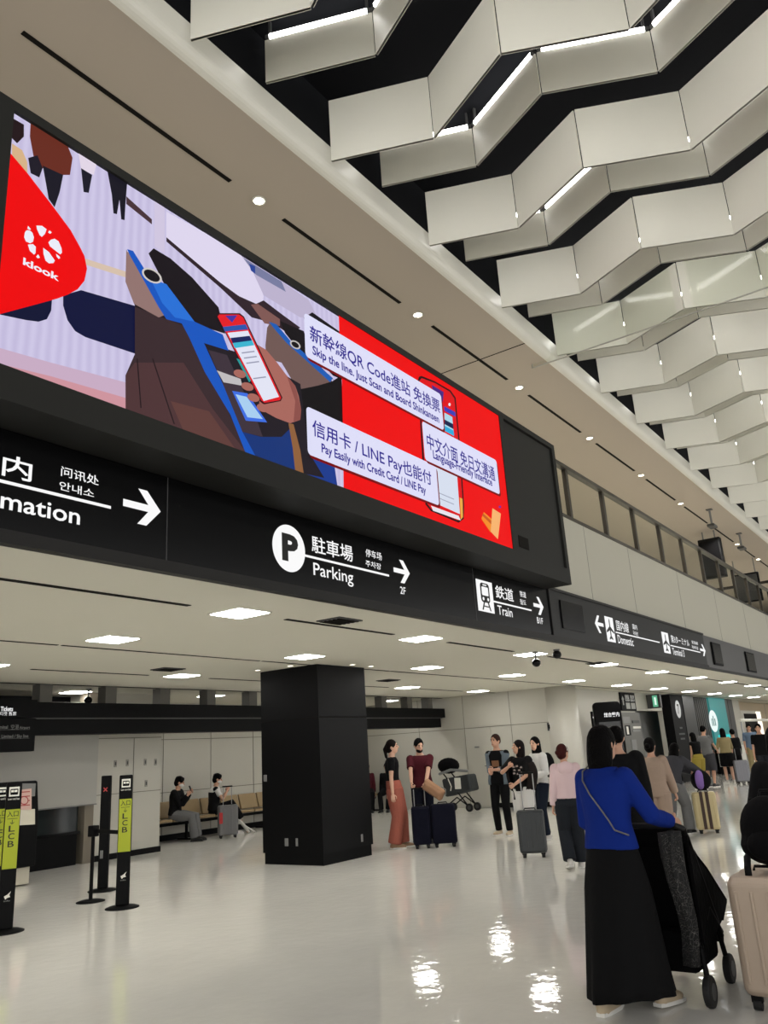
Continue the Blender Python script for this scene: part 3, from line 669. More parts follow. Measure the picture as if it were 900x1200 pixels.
# ticket vending machine
tm = empty('ticket_machine', (7.0, 11.7, 0), 'black ticket machine with a pink notice at the left edge', 'machine'); SO = (7.0, 11.7, 0)
tv = MB(); tv.prism([(7.30, 11.62, .25), (7.30, 12.3, .25), (7.30, 12.3, 1.44), (7.30, 11.70, 1.44), (7.30, 11.62, .95)], (-1.4, 0, 0))
tv.build('body', M_blk2, tm, SO, bevel=.03)
MB().box((5.95, 11.68, .02), (7.24, 12.25, .25)).build('plinth', mat('machine_foot', (190, 184, 166), .4), tm, SO, bevel=.01)
def quad_px(name, pts, Y, m, par, off, t=.006):
    mb = MB().prism([atY(x, y, Y) for x, y in pts], (0, t, 0)); return mb.build(name, m, par, off)
YM = 11.60
quad_px('shelf', [(10, 949), (41, 948), (41, 966), (10, 968)], YM, mat('cream_plastic', (214, 208, 188), .4), tm, SO, .05)
quad_px('screen_frame', [(23, 918), (42, 918), (41, 933), (23, 934)], YM, M_grey, tm, SO)
pn = quad_px('notice', [(20, 926), (37, 924), (37, 949), (19, 949)], YM-.01, mat('pink_paper', (214, 178, 166), .7), tm, SO)
pr = mat('print_red', (170, 70, 70), .7)
MB().poly([atY(28.3+5.2*math.cos(t), 938+5.2*math.sin(t), YM-.013) for t in [2*PI*i/20 for i in range(20)]]).build('notice_mark', pr, tm, SO)
MB().poly([atY(28.3+4*math.cos(t), 938+4*math.sin(t), YM-.015) for t in [2*PI*i/20 for i in range(20)]]).build('notice_mark_inner', MATS['pink_paper'], tm, SO)
for k in range(4): quad_px('notice_line', [(22, 928+k*5.2), (35, 927+k*5.2), (35, 928.2+k*5.2), (22, 929.2+k*5.2)], YM-.014, pr, tm, SO, .001)

# ---------------------------------------------------------------- queue bollards and belt post
M_lime = mat('lime_sheet', (160, 170, 24), .5)
def sign_post(x, y, yaw, label, lime=True, w=.15):
    t = empty('queue_sign', (x, y, 0), label, 'sign stand', None, yaw)
    MB().lathe([(.19, 0), (.19, .008), (.15, .022), (.05, .03), (.001, .03)], n=28).build('base', M_blk2, t, smooth=True)
    MB().box((-w/2, -.035, .03), (w/2, .035, 1.45)).build('board', M_blk2, t, bevel=.012)
    if lime:
        MB().box((-w/2+.006, -.0365, .60), (w/2-.006, -.035, 1.18)).build('lime_panel', M_lime, t)
        tx = mat('sign_ink', (24, 26, 14), .6)
        for s, z0, z1, x0, x1, m in (('入口', 1.105, 1.165, -.055, .055, tx), ('↓', 1.03, 1.075, -.02, .02, tx)):
            text_rect('lettering', s, x0, z0, x1, z1, -.0375, m, t, bold=.01)
        for i, ch in enumerate('LCB'):
            text_rect('lettering', ch, -.03, .96-.075*i, .03, 1.02-.075*i, -.0375, tx, t)
        MB().box((-.05, -.0375, 1.085), (.05, -.0365, 1.09)).build('rule', tx, t)
        # bus symbol
        MB().box((-.05, -.037, 1.31), (.05, -.035, 1.405)).build('symbol_panel', M_white, t)
        MB().prism([(a, -.0372, b) for a, b in rr(-.038, 1.325, .038, 1.385, .01)], (0, .0002, 0)).build('bus_symbol', M_blk, t)
        MB().box((-.03, -.0378, 1.352), (-.003, -.0372, 1.374)).box((.003, -.0378, 1.352), (.03, -.0372, 1.374)).build('bus_window', M_white, t)
        text_rect('lettering', 'Low cost bus', -.055, 1.275, .055, 1.295, -.0365, M_white, t)
        MB().prism([(a, -.0365, b) for a, b in ((-.03, .34), (.0, .355), (.035, .385), (.02, .35), (.03, .33), (0, .325), (-.015, .31))], (0, .001, 0)).build('bird_mark', M_white, t)
        text_rect('lettering', 'info', -.03, .29, .03, .305, -.0365, M_grey, t)
    else:
        text_rect('lettering', '×', -.03, 1.24, .03, 1.30, -.0365, mat('red_ink', (190, 60, 60), .5), t)
        MB().box((-.04, -.0365, .4), (.0, -.035, .5)).build('label', M_grey, t)
    return t
sign_post(6.39, 8.41, -.62, 'black and lime-yellow queue sign with bus symbol left of the black column')
sign_post(7.18, 9.87, -.95, 'plain narrow black queue sign just behind the lime-yellow one', False, .13)
sign_post(5.03, 8.50, -.45, 'black and lime-yellow queue sign cut by the left edge, nearer one')
sign_post(5.12, 8.90, -.20, 'black and lime-yellow queue sign at the left edge, half hidden behind another')
bp = empty('belt_post', (6.55, 9.23, 0), 'short thin black belt post beside the queue signs', 'post')
MB().lathe([(.17, 0), (.17, .008), (.12, .022), (.03, .03), (.001, .03)], n=28).build('base', M_blk2, bp, smooth=True)
MB().tube([(0, 0, .03), (0, 0, .80)], .022, 12, flat=True).build('pole', M_blk2, bp)
MB().box((-.05, -.05, .74), (.05, .05, .87)).build('belt_case', M_blk2, bp, bevel=.01)
a = Vector((6.57, 9.19)); b = Vector((6.43, 8.47))
MB().obox(a, b, .004, .78, .825).build('belt', M_blk2, bp, (6.55, 9.23, 0))

# ---------------------------------------------------------------- small wall plates on the block
for px, py in ((135, 895), (149, 894), (170, 893), (182, 893), (171, 918)):
    p = atY(px, py, 13.1)
    q = empty('wall_plate', (p.x, 13.1, p.z), {135: 'leftmost small grey plate on the pale wall block above the bollards', 149: 'second small grey plate from the left on the pale wall block', 170: 'third small grey plate from the left on the pale wall block', 182: 'rightmost small grey plate on the pale wall block', 171: 'lone lower grey plate on the pale wall block'}[px], 'plate', 'wall plates')
    MB().box((-.03, -.012, -.06), (.03, 0, .06)).build('cover', mat('plate_grey', (140, 138, 130), .5), q, bevel=.004)
    MB().box((-.012, -.016, -.03), (.012, -.012, .03)).build('insert', M_dgrey, q)
p = atX(644, 851.5, 19.7); q = empty('wall_plate', (19.7, p.y, p.z), 'small dark plate on the pale wall above the waiting people', 'plate')
MB().box((-.015, -.06, -.10), (0, .06, .10)).build('cover', M_dgrey, q, bevel=.005); MB().box((-.02, -.03, -.05), (-.015, .03, .05)).build('insert', M_blk2, q)

# ---------------------------------------------------------------- waiting benches
M_seat = mat('beige_vinyl', (150, 128, 92), .55)
def bench(x0, n, y, label, pitch=.60):
    t = empty('bench', (x0, y, 0), label, 'bench', 'waiting benches')
    for i in range(n):
        x = i*pitch
        st_ = MB(); st_.prism([(x+.02, -.30, .41), (x+.02, .18, .38), (x+.02, .20, .44), (x+.02, -.30, .47)], (pitch-.04, 0, 0)); st_.build('seat', M_seat, t, bevel=.02)
        bk = MB(); bk.prism([(x+.02, .15, .47), (x+.02, .25, .80), (x+.02, .30, .80), (x+.02, .21, .46)], (pitch-.04, 0, 0)); bk.build('backrest', M_seat, t, bevel=.02)
    MB().box((0, -.05, .32), (n*pitch, .02, .38)).build('beam', M_blk2, t)
    for x in [.1]+[i*pitch for i in range(2, n, 2)]+[n*pitch-.1]:
        MB().box((x-.02, -.04, .03), (x+.02, .01, .34)).box((x-.025, -.28, 0), (x+.025, .25, .035)).build('leg', M_blk2, t)
    return t
bench(11.35, 8, 14.42, 'row of beige vinyl waiting seats along the back wall, left of the black column')
bt = bench(16.5, 5, 14.45, 'row of beige waiting seats in the corner right of the black column')

# ---------------------------------------------------------------- SHOP FRONTS down the hall
def sign_px(name, px, Y, label, cat, m, depth=.05, group=None):
    x0, y0, x1, y1 = px; a = atY(x0, (y0+y1)/2, Y); b = atY(x1, (y0+y1)/2, Y); xm = (x0+x1)/2
    z1 = atY(xm, y0, Y).z; z0 = atY(xm, y1, Y).z
    t = empty(name, (a.x, Y, z0), label, cat, group)
    MB().box((a.x, Y-depth, z0), (b.x, Y-.002, z1)).build('board', m, t, (a.x, Y, z0), bevel=.01)
    return t, a.x, b.x, z0, z1
t, x0, x1, z0, z1 = sign_px('wall_sign', (693, 834, 706, 857), 8.75, 'small black wall sign with one white bar beside the round white column', 'sign', M_blk2); o = (x0, 8.75, z0)
MB().box((x0+.02, 8.692, z0+(z1-z0)*.66), (x1-.1, 8.699, z0+(z1-z0)*.74)).build('white_bar', M_lum, t, o)
for k in (.45, .55): MB().box((x0+.1, 8.692, z0+(z1-z0)*k), (x1-.2, 8.699, z0+(z1-z0)*(k+.03))).build('text_line', M_grey, t, o)
MB().box((x0+.1, 8.692, z0+.05), (x1-.1, 8.699, z0+.2)).build('poster', M_dgrey, t, o)
t, x0, x1, z0, z1 = sign_px('wall_sign', (726, 812, 743, 833), 8.75, 'dark framed wall sign with restroom symbols under the ceiling', 'sign', M_blk2); o = (x0, 8.75, z0)
W = x1-x0; H = z1-z0
for u0, u1, v0, v1 in ((.30, .56, .52, .88), (.64, .92, .52, .88), (.30, .56, .1, .44), (.64, .92, .1, .44)):
    MB().box((x0+W*u0, 8.692, z0+H*v0), (x0+W*u1, 8.699, z0+H*v1)).build('symbol_panel', mat('dim_white', (150, 150, 146), .5), t, o)
MB().poly([(x0+W*a, 8.69, z0+H*b) for a, b in ((.08, .3), (.16, .3), (.16, .6), (.21, .6), (.12, .8), (.03, .6), (.08, .6))]).build('arrow', MATS['dim_white'], t, o)
for uc in (.38, .48, .72, .84):
    MB().lathe([(.04, 0), (.04, .002)], (0, 0, 0), 12)
    MB().poly([(x0+W*uc+.035*math.cos(i*PI/6), 8.69, z0+H*.80+.035*math.sin(i*PI/6)) for i in range(12)]).build('person_head', M_blk, t, o)
    MB().box((x0+W*(uc-.035), 8.689, z0+H*.56), (x0+W*(uc+.035), 8.691, z0+H*.75)).build('person_body', M_blk, t, o)
# exit light box
p0 = atY(756, 814, 8.7); ex = empty('exit_sign', (27.2, 8.6, 2.45), 'green and white lit exit sign sticking out above the recess', 'sign'); SO = (27.2, 8.6, 2.45)
MB().box((27.10, 8.30, 2.42), (27.28, 8.74, 2.86)).build('case', M_dgrey, ex, SO, bevel=.01)
MB().box((27.085, 8.38, 2.46), (27.10, 8.54, 2.82)).build('green_face', glow('exit_green', (100, 176, 140)), ex, SO)
MB().box((27.08, 8.42, 2.52), (27.086, 8.48, 2.76)).build('running_figure', glow('exit_white', (225, 250, 235)), ex, SO)
# notice board with posters
nb, x0, x1, z0, z1 = sign_px('notice_board', (729, 835, 752, 900), 8.75, 'tall grey notice board covered with posters beside the recess', 'board', mat('board_grey', (96, 95, 90), .5)); o = (x0, 8.75, z0)
W = x1-x0; H = z1-z0
for i, (u0, u1, v0, v1, m) in enumerate(((.1, .45, .80, .92, M_grey), (.15, .4, .58, .76, M_blk2), (.2, .3, .60, .74, M_white), (.55, .95, .70, .74, M_white), (.5, .9, .64, .68, M_grey), (.35, .6, .30, .5, M_grey), (.4, .75, .10, .26, M_white), (.55, .9, .80, .85, M_dgrey))):
    MB().box((x0+W*u0, 8.692-.002*i, z0+H*v0), (x0+W*u1, 8.699, z0+H*v1)).build('poster', m, nb, o)
for r in range(4):
    MB().box((x0+W*.47, 8.67, z0+H*(.12+.035*r)), (x0+W*.62, 8.68, z0+H*(.135+.035*r))).build('poster_mark', M_blk2, nb, o)
# black information kiosk
kc = atY(716, 870, 8.1); kt = atY(716, 823, 8.1).z; kk = empty('information_kiosk', (kc.x, kc.y, 0), 'tall rounded black information kiosk with a white lit header', 'kiosk'); kk.rotation_euler.z = math.radians(-62)
MB().prism([(a, -.12, b) for a, b in rr(-.36, .05, .36, kt, .10)], (0, .24, 0)).build('body', M_blk2, kk, bevel=.02)
MB().box((-.42, -.22, 0), (.42, .22, .05)).build('base', M_blk2, kk, bevel=.01)
MB().box((-.26, -.125, .95), (.30, -.118, 1.98)).build('screen', mat('kiosk_screen', (34, 34, 34), .2), kk)
for z in (1.30, 1.45, 1.68, 1.80): MB().box((-.22, -.128, z), (.26, -.124, z+.05)).build('screen_row', M_dgrey, kk)
text_rect('lettering', '総合案内', -.1, 2.10, .30, 2.22, -.1215, M_lum, kk, bold=.02)
# dark shop block with a round emblem panel, slatted dark wall and teal light box
bl = empty('storefront', (29.2, 8.7, 0), 'black shop front with a round white emblem panel', 'shop'); SO = (29.2, 8.7, 0)
MB().box((28.62, 8.42, 0), (30.0, 8.74, ZC-.02)).build('wall_panel', M_blk2, bl, SO)
MB().box((30.0, 8.40, 0), (31.4, 8.74, ZC-.02)).build('emblem_panel', mat('panel_ink', (18, 19, 20), .35), bl, SO)
cx, cz = atY(795, 831, 8.38).x, atY(795, 831, 8.38).z
MB().poly([(cx+.30*math.cos(2*PI*i/30), 8.39, cz+.30*math.sin(2*PI*i/30)) for i in range(30)]).build('emblem_disc', mat('emblem_white', (220, 220, 216), .4, emit=.7), bl, SO)
text_rect('emblem_mark', '7', cx-.10, cz-.17, cx+.10, cz+.17, 8.385, M_blk, bl, SO, .03)
for k, (dz, hw) in enumerate(((.62, .16), (.82, .34), (.98, .26))): MB().box((cx-hw, 8.39, cz-dz-.04), (cx+hw, 8.4, cz-dz+.02)).build('text_line', M_dgrey, bl, SO)
sw = empty('slatted_wall', (32.6, 8.7, 0), 'dark vertical slatted wall between the black shop front and the teal light box', 'wall panel'); SO = (32.6, 8.7, 0)
MB().box((31.4, 8.60, 0), (33.9, 8.74, ZC-.02)).build('backing', mat('slat_back', (32, 31, 30), .6), sw, SO)
for i in range(12): MB().box((31.45+i*.205, 8.55, .1), (31.57+i*.205, 8.60, ZC-.03)).build('slat', mat('slat_dark', (44, 43, 41), .5), sw, SO)
def teal():
    m = bpy.data.materials.new('teal_light'); m.use_nodes = True; nt = m.node_tree; b = nt.nodes['Principled BSDF']
    b.inputs['Base Color'].default_value = lin((20, 90, 90))+(1,); b.inputs['Emission Color'].default_value = lin((60, 170, 168))+(1,); b.inputs['Emission Strength'].default_value = .32
    return m
tb = empty('light_box', (35.2, 8.6, .4), 'teal lit sign with white round emblem on the shop wall', 'sign'); SO = (35.2, 8.6, .4)
MB().box((33.95, 8.50, .9), (36.5, 8.72, ZC-.02)).build('face', teal(), tb, SO)
MB().box((33.95, 8.50, .0), (36.5, 8.72, .9)).build('plinth', M_blk2, tb, SO)
MB().box((34.5, 8.495, .95), (36.4, 8.50, 1.45)).build('bright_band', glow('cyan_glow', (40, 205, 205)), tb, SO)
ec = atY(836.5, 845, 8.48)
MB().poly([(ec.x+.62*math.cos(2*PI*i/30), 8.49, ec.z+.42*math.sin(2*PI*i/30)) for i in range(30)]).build('emblem_disc', glow('emblem_glow', (236, 248, 246)), tb, SO)
for s in (-1, 0, 1): MB().box((ec.x+s*.22-.05, 8.483, ec.z-.18), (ec.x+s*.22+.05, 8.488, ec.z+.2-.1*abs(s))).build('emblem_mark', mat('teal_ink', (20, 110, 110), .5), tb, SO)
dp = empty('door_panel', (37.2, 8.6, 0), 'dark narrow wall panel right of the teal light box', 'wall panel'); SO = (37.2, 8.6, 0)
MB().box((36.5, 8.58, 0), (38.15, 8.74, ZC-.02)).build('panel', mat('panel_grey', (46, 46, 46), .5), dp, SO)
MB().box((37.3, 8.575, 0), (37.33, 8.58, ZC-.03)).build('joint', M_groove, dp, SO)
# white service counter in front of the shops
sc_ = empty('service_counter', (35.6, 7.9, 0), 'white service counter with a dark base in front of the far shops', 'counter'); SO = (35.6, 7.9, 0)
MB().box((33.6, 7.9, .28), (52, 8.4, 1.02)).build('front', M_white, sc_, SO); MB().box((33.6, 7.92, 0), (52, 8.4, .28)).build('base', M_blk2, sc_, SO); MB().box((33.5, 7.86, 1.02), (52, 8.45, 1.07)).build('worktop', M_wall, sc_, SO)
# white rail crossing before the far shops
wr = empty('barrier_rail', (35, 7.2, 1.9), 'thin white horizontal rail in front of the far shops', 'rail'); SO = (35, 7.2, 1.9)
MB().tube([(33.2, 7.3, 1.93), (56, 7.3, 1.93)], .05, 8, flat=True).build('bar', M_white, wr, SO)
for x in (33.3, 44.5, 55.9): MB().tube([(x, 7.3, 0), (x, 7.3, 1.9)], .025, 8, flat=True).build('support', M_steel, wr, SO)
# far shop: beige cupboards, display window
fs = empty('shop_cabinet', (44, 9.4, 0), 'beige shop cabinets with a bright display niche at the far right', 'shop'); SO = (44, 9.4, 0)
M_be = mat('beige_board', (196, 178, 150), .5)
MB().box((40.0, 9.2, 0), (68, 9.58, ZC-.02)).build('cabinet', M_be, fs, SO)
MB().box((42.0, 9.15, .9), (46.5, 9.2, 2.5)).build('niche_frame', M_white, fs, SO)
MB().box((42.6, 9.13, 1.1), (45.3, 9.15, 2.35)).build('dark_screen', M_blk2, fs, SO)
MB().box((45.3, 9.12, 1.0), (46.3, 9.15, 2.45)).build('bright_strip', mat('niche_glow', (255, 244, 226), .5, emit=1.4), fs, SO)
for x in (48, 50.5, 53, 56, 60, 64): MB().box((x, 9.195, .1), (x+.05, 9.2, ZC-.05)).build('joint', M_grey, fs, SO)
MB().box((57.5, 9.15, 1.2), (59, 9.19, 2.6)).build('lit_sign', mat('niche_glow2', (255, 236, 210), .5, emit=1.3), fs, SO)
MB().box((40.2, 9.1, .75), (47, 9.19, 1.0)).build('ledge', M_blk2, fs, SO)
for i, (x, y) in enumerate(((36.5, 6.9), (38, 6.6), (40.5, 6.7), (43, 7.2), (46, 6.6))):
    downlight(x, y, ZC, 'tiny bright spotlight in the far low ceiling, %s of the cluster' % ORD[i], 'far ceiling spotlights', .09, 0, MATS['small_spot'])

# ================================================================== PEOPLE
def cloth(name, rgb, **k): return mat(name, rgb, .9, spec=.15, bump=.25, bscale=18, **k)
def ik(a, c, l1, l2, pole):
    a = Vector(a); c = Vector(c); d = c-a; L = min(d.length, (l1+l2)*.999); d.normalize(); c = a+d*L
    x = (l1*l1-l2*l2+L*L)/(2*L); h = math.sqrt(max(0, l1*l1-x*x))
    p = Vector(pole); p = p-d*p.dot(d)
    if p.length < 1e-4: p = Vector((1, 0, 0))
    return a+d*x+p.normalized()*h, c
TT = [(-.14, .108, .168), (0, .112, .172), (.12, .104, .162), (.30, .092, .140), (.48, .100, .150), (.66, .112, .166), (.78, .108, .176), (.85, .095, .160), (.91, .076, .120), (.96, .060, .080), (1.02, .052, .058)]
def tw(t):
    for (a, x0, y0), (b, x1, y1) in zip(TT[:-1], TT[1:]):
        if t <= b:
            f = max(0, (t-a)/(b-a)); return x0+(x1-x0)*f, y0+(y1-y0)*f
    return TT[-1][1:]
def person(label, loc, yaw, H=1.7, male=False, lean=0, side=0, twist=0, pz=.945, head=(0, 0), hl=None, hr=None, el=(-1, .4, 0), er=(-1, -.4, 0),
           fl=(.0, .10), fr=(.0, -.10), fz=(0, 0), kl=(1, .1, .3), kr=(1, -.1, .3), fy=(.12, -.12), top=None, bottom=None, shoes=None, hair=None, skin=None,
           face=False, mask=None, vox=.012, grip=(.5, .5), world=False):
    s = H/1.70; skin = skin or M_skin
    R0 = Matrix.Rotation(math.radians(yaw), 4, 'Z'); L0 = Vector((loc[0], loc[1], 0))
    inv = R0.inverted()
    def tol(p): return (inv @ (Vector(p)-L0))/s if world else Vector(p)
    root = empty('person', (loc[0], loc[1], 0), label, 'person', None, math.radians(yaw))
    ws = 1.06 if male else .94
    Rl = Matrix.Rotation(lean, 3, 'Y') @ Matrix.Rotation(side, 3, 'X'); Rt = Rl @ Matrix.Rotation(twist, 3, 'Z')
    P = Vector((0, 0, pz)); SP = .53
    def sp(t): return P + Rl @ Vector((-.015*math.sin(max(0, t)*PI), 0, SP*t))
    def ring(t, off, n=20, kx=1, ky=1):
        rx, ry = tw(t); rx = (rx+off)*s*kx; ry = (ry*ws+off)*s*ky
        Rm = Rl if t < .3 else Rt
        return [sp(t)*s + Rm @ Vector((rx*math.cos(2*PI*j/n), ry*math.sin(2*PI*j/n), 0)) for j in range(n)]
    neck = sp(1.0); hc = neck + Rt @ Vector((.028, 0, .138))
    sh = [sp(.855) + Rt @ Vector((0, (.172 if male else .150)*q, .0)) for q in (1, -1)]
    hips = [P + Vector((0, .088*q, -.02)) for q in (1, -1)]
    hands = [tol(hl) if hl is not None else sh[0]+Vector((.06, .05, -.53)), tol(hr) if hr is not None else sh[1]+Vector((.06, -.05, -.53))]
    ank = []
    for q, (f, z) in enumerate(((fl, fz[0]), (fr, fz[1]))):
        ank.append(Vector((f[0], f[1], .085+z)))
    arms = []
    for q in (0, 1):
        e, wv = ik(sh[q], hands[q], .29, .25, (el, er)[q]); arms.append((sh[q], e, wv))
    legs = []
    for q in (0, 1):
        k, a = ik(hips[q], ank[q], .43, .42, (kl, kr)[q]); legs.append((hips[q], k, a))
    S = lambda v: Vector(v)*s
    hyaw, hpit = head
    Rh = Rt @ Matrix.Rotation(math.radians(hyaw), 3, 'Z') @ Matrix.Rotation(math.radians(hpit), 3, 'Y')
    if lean: Rh = Matrix.Rotation(-lean*.6, 3, 'Y') @ Rh
    HC = S(hc)
    def hp(x, y, z): return HC + Rh @ (Vector((x, y, z))*s)
    # ---- body: one continuous surface
    b = MB()
    b.rings([ring(t, -.008) for t in (-.10, 0, .12, .3, .48, .66, .78, .85, .91, .96, 1.02)])
    b.tube([S(neck-Vector((0, 0, .03))), hp(-.015, 0, -.06)], [.056*s, .05*s], 12)
    b.ell(hp(-.008, 0, .015), (.098*s, .076*s, .105*s), Rh, 18, 12); b.ell(hp(.022, 0, -.052), (.066*s, .056*s, .062*s), Rh, 14, 9)
    b.tube([hp(.088, 0, .012), hp(.108, 0, -.018)], [.009*s, .015*s], 8)
    for q in (1, -1): b.ell(hp(-.008, .077*q, -.008), (.020*s, .010*s, .032*s), Rh, 8, 6)
    for q in (0, 1):
        a0, e, wv = arms[q]
        b.tube([S(a0), S(a0.lerp(e, .5)), S(e), S(e.lerp(wv, .35)), S(wv)], [.048*s, .043*s, .036*s, .037*s, .025*s], 10)
        h, k, a = legs[q]
        b.tube([S(h), S(h.lerp(k, .45)), S(k), S(k.lerp(a, .32)), S(a)], [.085*s, .072*s, .053*s, .054*s, .034*s], 12)
        d = (wv-e).normalized()
        b.tube([S(wv), S(wv+d*.045), S(wv+d*.085)], [.024*s, .037*s, .036*s], 12, ab=(1, .48), up=(0, 0, 1) if abs(d.z) < .8 else (1, 0, 0))
        fd = Vector((math.cos(fy[q]), math.sin(fy[q]), 0)); zf = fz[q]
        tipz = .028 if zf < .03 else .03
        b.tube([S(a+Vector((0, 0, -.01))), S(a-fd*.03+Vector((0, 0, -.045)))], [.036*s, .034*s], 8); b.tube([S(a+Vector((0, 0, -.045))-fd*.03), S(Vector((a.x, a.y, tipz))+fd*.15)], [.034*s, .026*s], 8)
    o = b.build('body', skin, root, remesh=vox*s, relax=2)
    # fingers joined to the same mesh, rooted in the palms
    fb = MB()
    for q in (0, 1):
        a0, e, wv = arms[q]; d = (wv-e).normalized(); sd = 1 if q == 0 else -1
        upv = Vector((0, 0, 1)) if abs(d.z) < .8 else Vector((1, 0, 0))
        wid = (upv-d*upv.dot(d)).normalized(); nrm = d.cross(wid)*(1 if q else -1); nrm = nrm.normalized()
        if nrm.y*sd > 0: nrm = -nrm
        g = grip[q]
        for i, (off, ln) in enumerate(((.027, .068), (.009, .078), (-.009, .072), (-.026, .058))):
            p = wv+d*.070+wid*off; d1 = (d*math.cos(g*.7)+nrm*math.sin(g*.7)); d2 = (d*math.cos(g*1.8)+nrm*math.sin(g*1.8)); d3 = (d*math.cos(g*2.7)+nrm*math.sin(g*2.7))
            p1 = p+d1*ln*.5; p2 = p1+d2*ln*.32; p3 = p2+d3*ln*.25
            fb.tube([S(p), S(p1), S(p2), S(p3)], [.0095*s, .009*s, .008*s, .0065*s], 7)
        p = wv+d*.03+wid*.03; p1 = p+(d*.6+wid*.7+nrm*.3).normalized()*.035; p2 = p1+(d*.9+nrm*.5).normalized()*.03
        fb.tube([S(p), S(p1), S(p2)], [.012*s, .0105*s, .008*s], 7)
    bm = bmesh.new(); bm.from_mesh(o.data); fm = fb.mesh('fingers'); bm.from_mesh(fm); bm.to_mesh(o.data); bm.free(); bpy.data.meshes.remove(fm)
    for p in o.data.polygons: p.use_smooth = True
    o.data.materials.clear(); o.data.materials.append(skin)
    # ---- face
    if face:
        for q in (1, -1):
            MB().ell(hp(.084, .030*q, .008), (.010*s, .014*s, .008*s), Rh, 10, 6).build('eye', M_eye, root, smooth=True)
            MB().tube([hp(.088, .016*q, .030), hp(.080, .046*q, .031)], .0045*s, 6).build('eyebrow', M_hair, root)
        if mask is None: MB().ell(hp(.086, 0, -.062), (.008*s, .022*s, .006*s), Rh, 10, 6).build('mouth', M_lipm, root, smooth=True)
    if mask is not None:
        m = MB(); m.ell(hp(.035, 0, -.045), (.072*s, .064*s, .05*s), Rh, 14, 8); m.build('face_mask', mask, root, smooth=True)
    # ---- hair
    if hair:
        hm, kind = hair; h = MB()
        h.ell(hp(-.018, 0, .030), (.101*s, .086*s, .104*s), Rh, 18, 12)
        h.ell(hp(-.045, 0, -.015 if kind != 'short' else .004), (.075*s, .080*s, (.09 if kind != 'short' else .068)*s), Rh, 14, 9)
        if kind in ('bob', 'long', 'mid'):
            bz = {'bob': -.19, 'mid': -.23, 'long': -.33}[kind]
            h.rings([[hp(-.035-.012*k+cx*kx, sy*ky+.006*math.sin(9*sy+3*cx)*k, .05+(bz-.05)*k+(.012*math.sin(5*sy)*k if k == 1 else 0)) for cx, sy in [(math.cos(2*PI*j/20), math.sin(2*PI*j/20)) for j in range(20)]] for k, kx, ky in ((0, .082, .084), (.2, .084, .090), (.45, .082, .095), (.7, .078, .095), (.9, .068, .088), (1, .056, .076))])
        if kind == 'bun': h.ell(hp(-.125, 0, .0), (.045*s, .045*s, .042*s), Rh, 12, 8)
        if kind == 'pony': h.tube([hp(-.10, 0, .04), hp(-.14, 0, -.02), hp(-.125, 0, -.15), hp(-.10, 0, -.22)], [.028*s, .032*s, .026*s, .010*s], 10)
        if kind == 'messy':
            for i in range(14):
                a = i*2.4; h.ell(hp(-.02+.07*math.cos(a), .07*math.sin(a), .06+.03*math.sin(i)), (.035*s, .035*s, .03*s), Rh, 8, 6)
        if kind != 'bald': h.build('hair', hm, root, remesh=.010*s, relax=2)
    # ---- clothes
    def torso_cloth(name, m, t0, t1, off, sleeve, soff=.014, flare=0, n=24):
        c = MB(); ts = [t0+(t1-t0)*i/15 for i in range(16)]
        c.rings([ring(t, off+flare*max(0, (.35-t)), n) for t in ts])
        for q in (0, 1):
            a0, e, wv = arms[q]
            c.ell(S(a0.lerp(e, .02)), ((.052+soff)*s, (.052+soff)*s, (.050+soff)*s), None, 12, 8)
            if sleeve <= .5:
                f = sleeve*2; c.tube([S(a0), S(a0.lerp(e, f*.6)), S(a0.lerp(e, f))], [(.052+soff)*s, (.047+soff)*s, (.046+soff)*s], 12, flat=True)
            else:
                f = sleeve*2-1; c.tube([S(a0), S(a0.lerp(e, .5)), S(e), S(e.lerp(wv, f*.5)), S(e.lerp(wv, f))], [(.052+soff)*s, (.046+soff)*s, (.040+soff)*s, (.036+soff)*s, (.027+soff)*s], 12, flat=True)
        return c.build(name, m, root, remesh=.011*s, relax=1)
    J = dict(root=root, s=s, S=S, sp=sp, ring=ring, arms=arms, legs=legs, hp=hp, sh=sh, Rt=Rt, Rl=Rl, P=P, torso=torso_cloth, Rh=Rh)
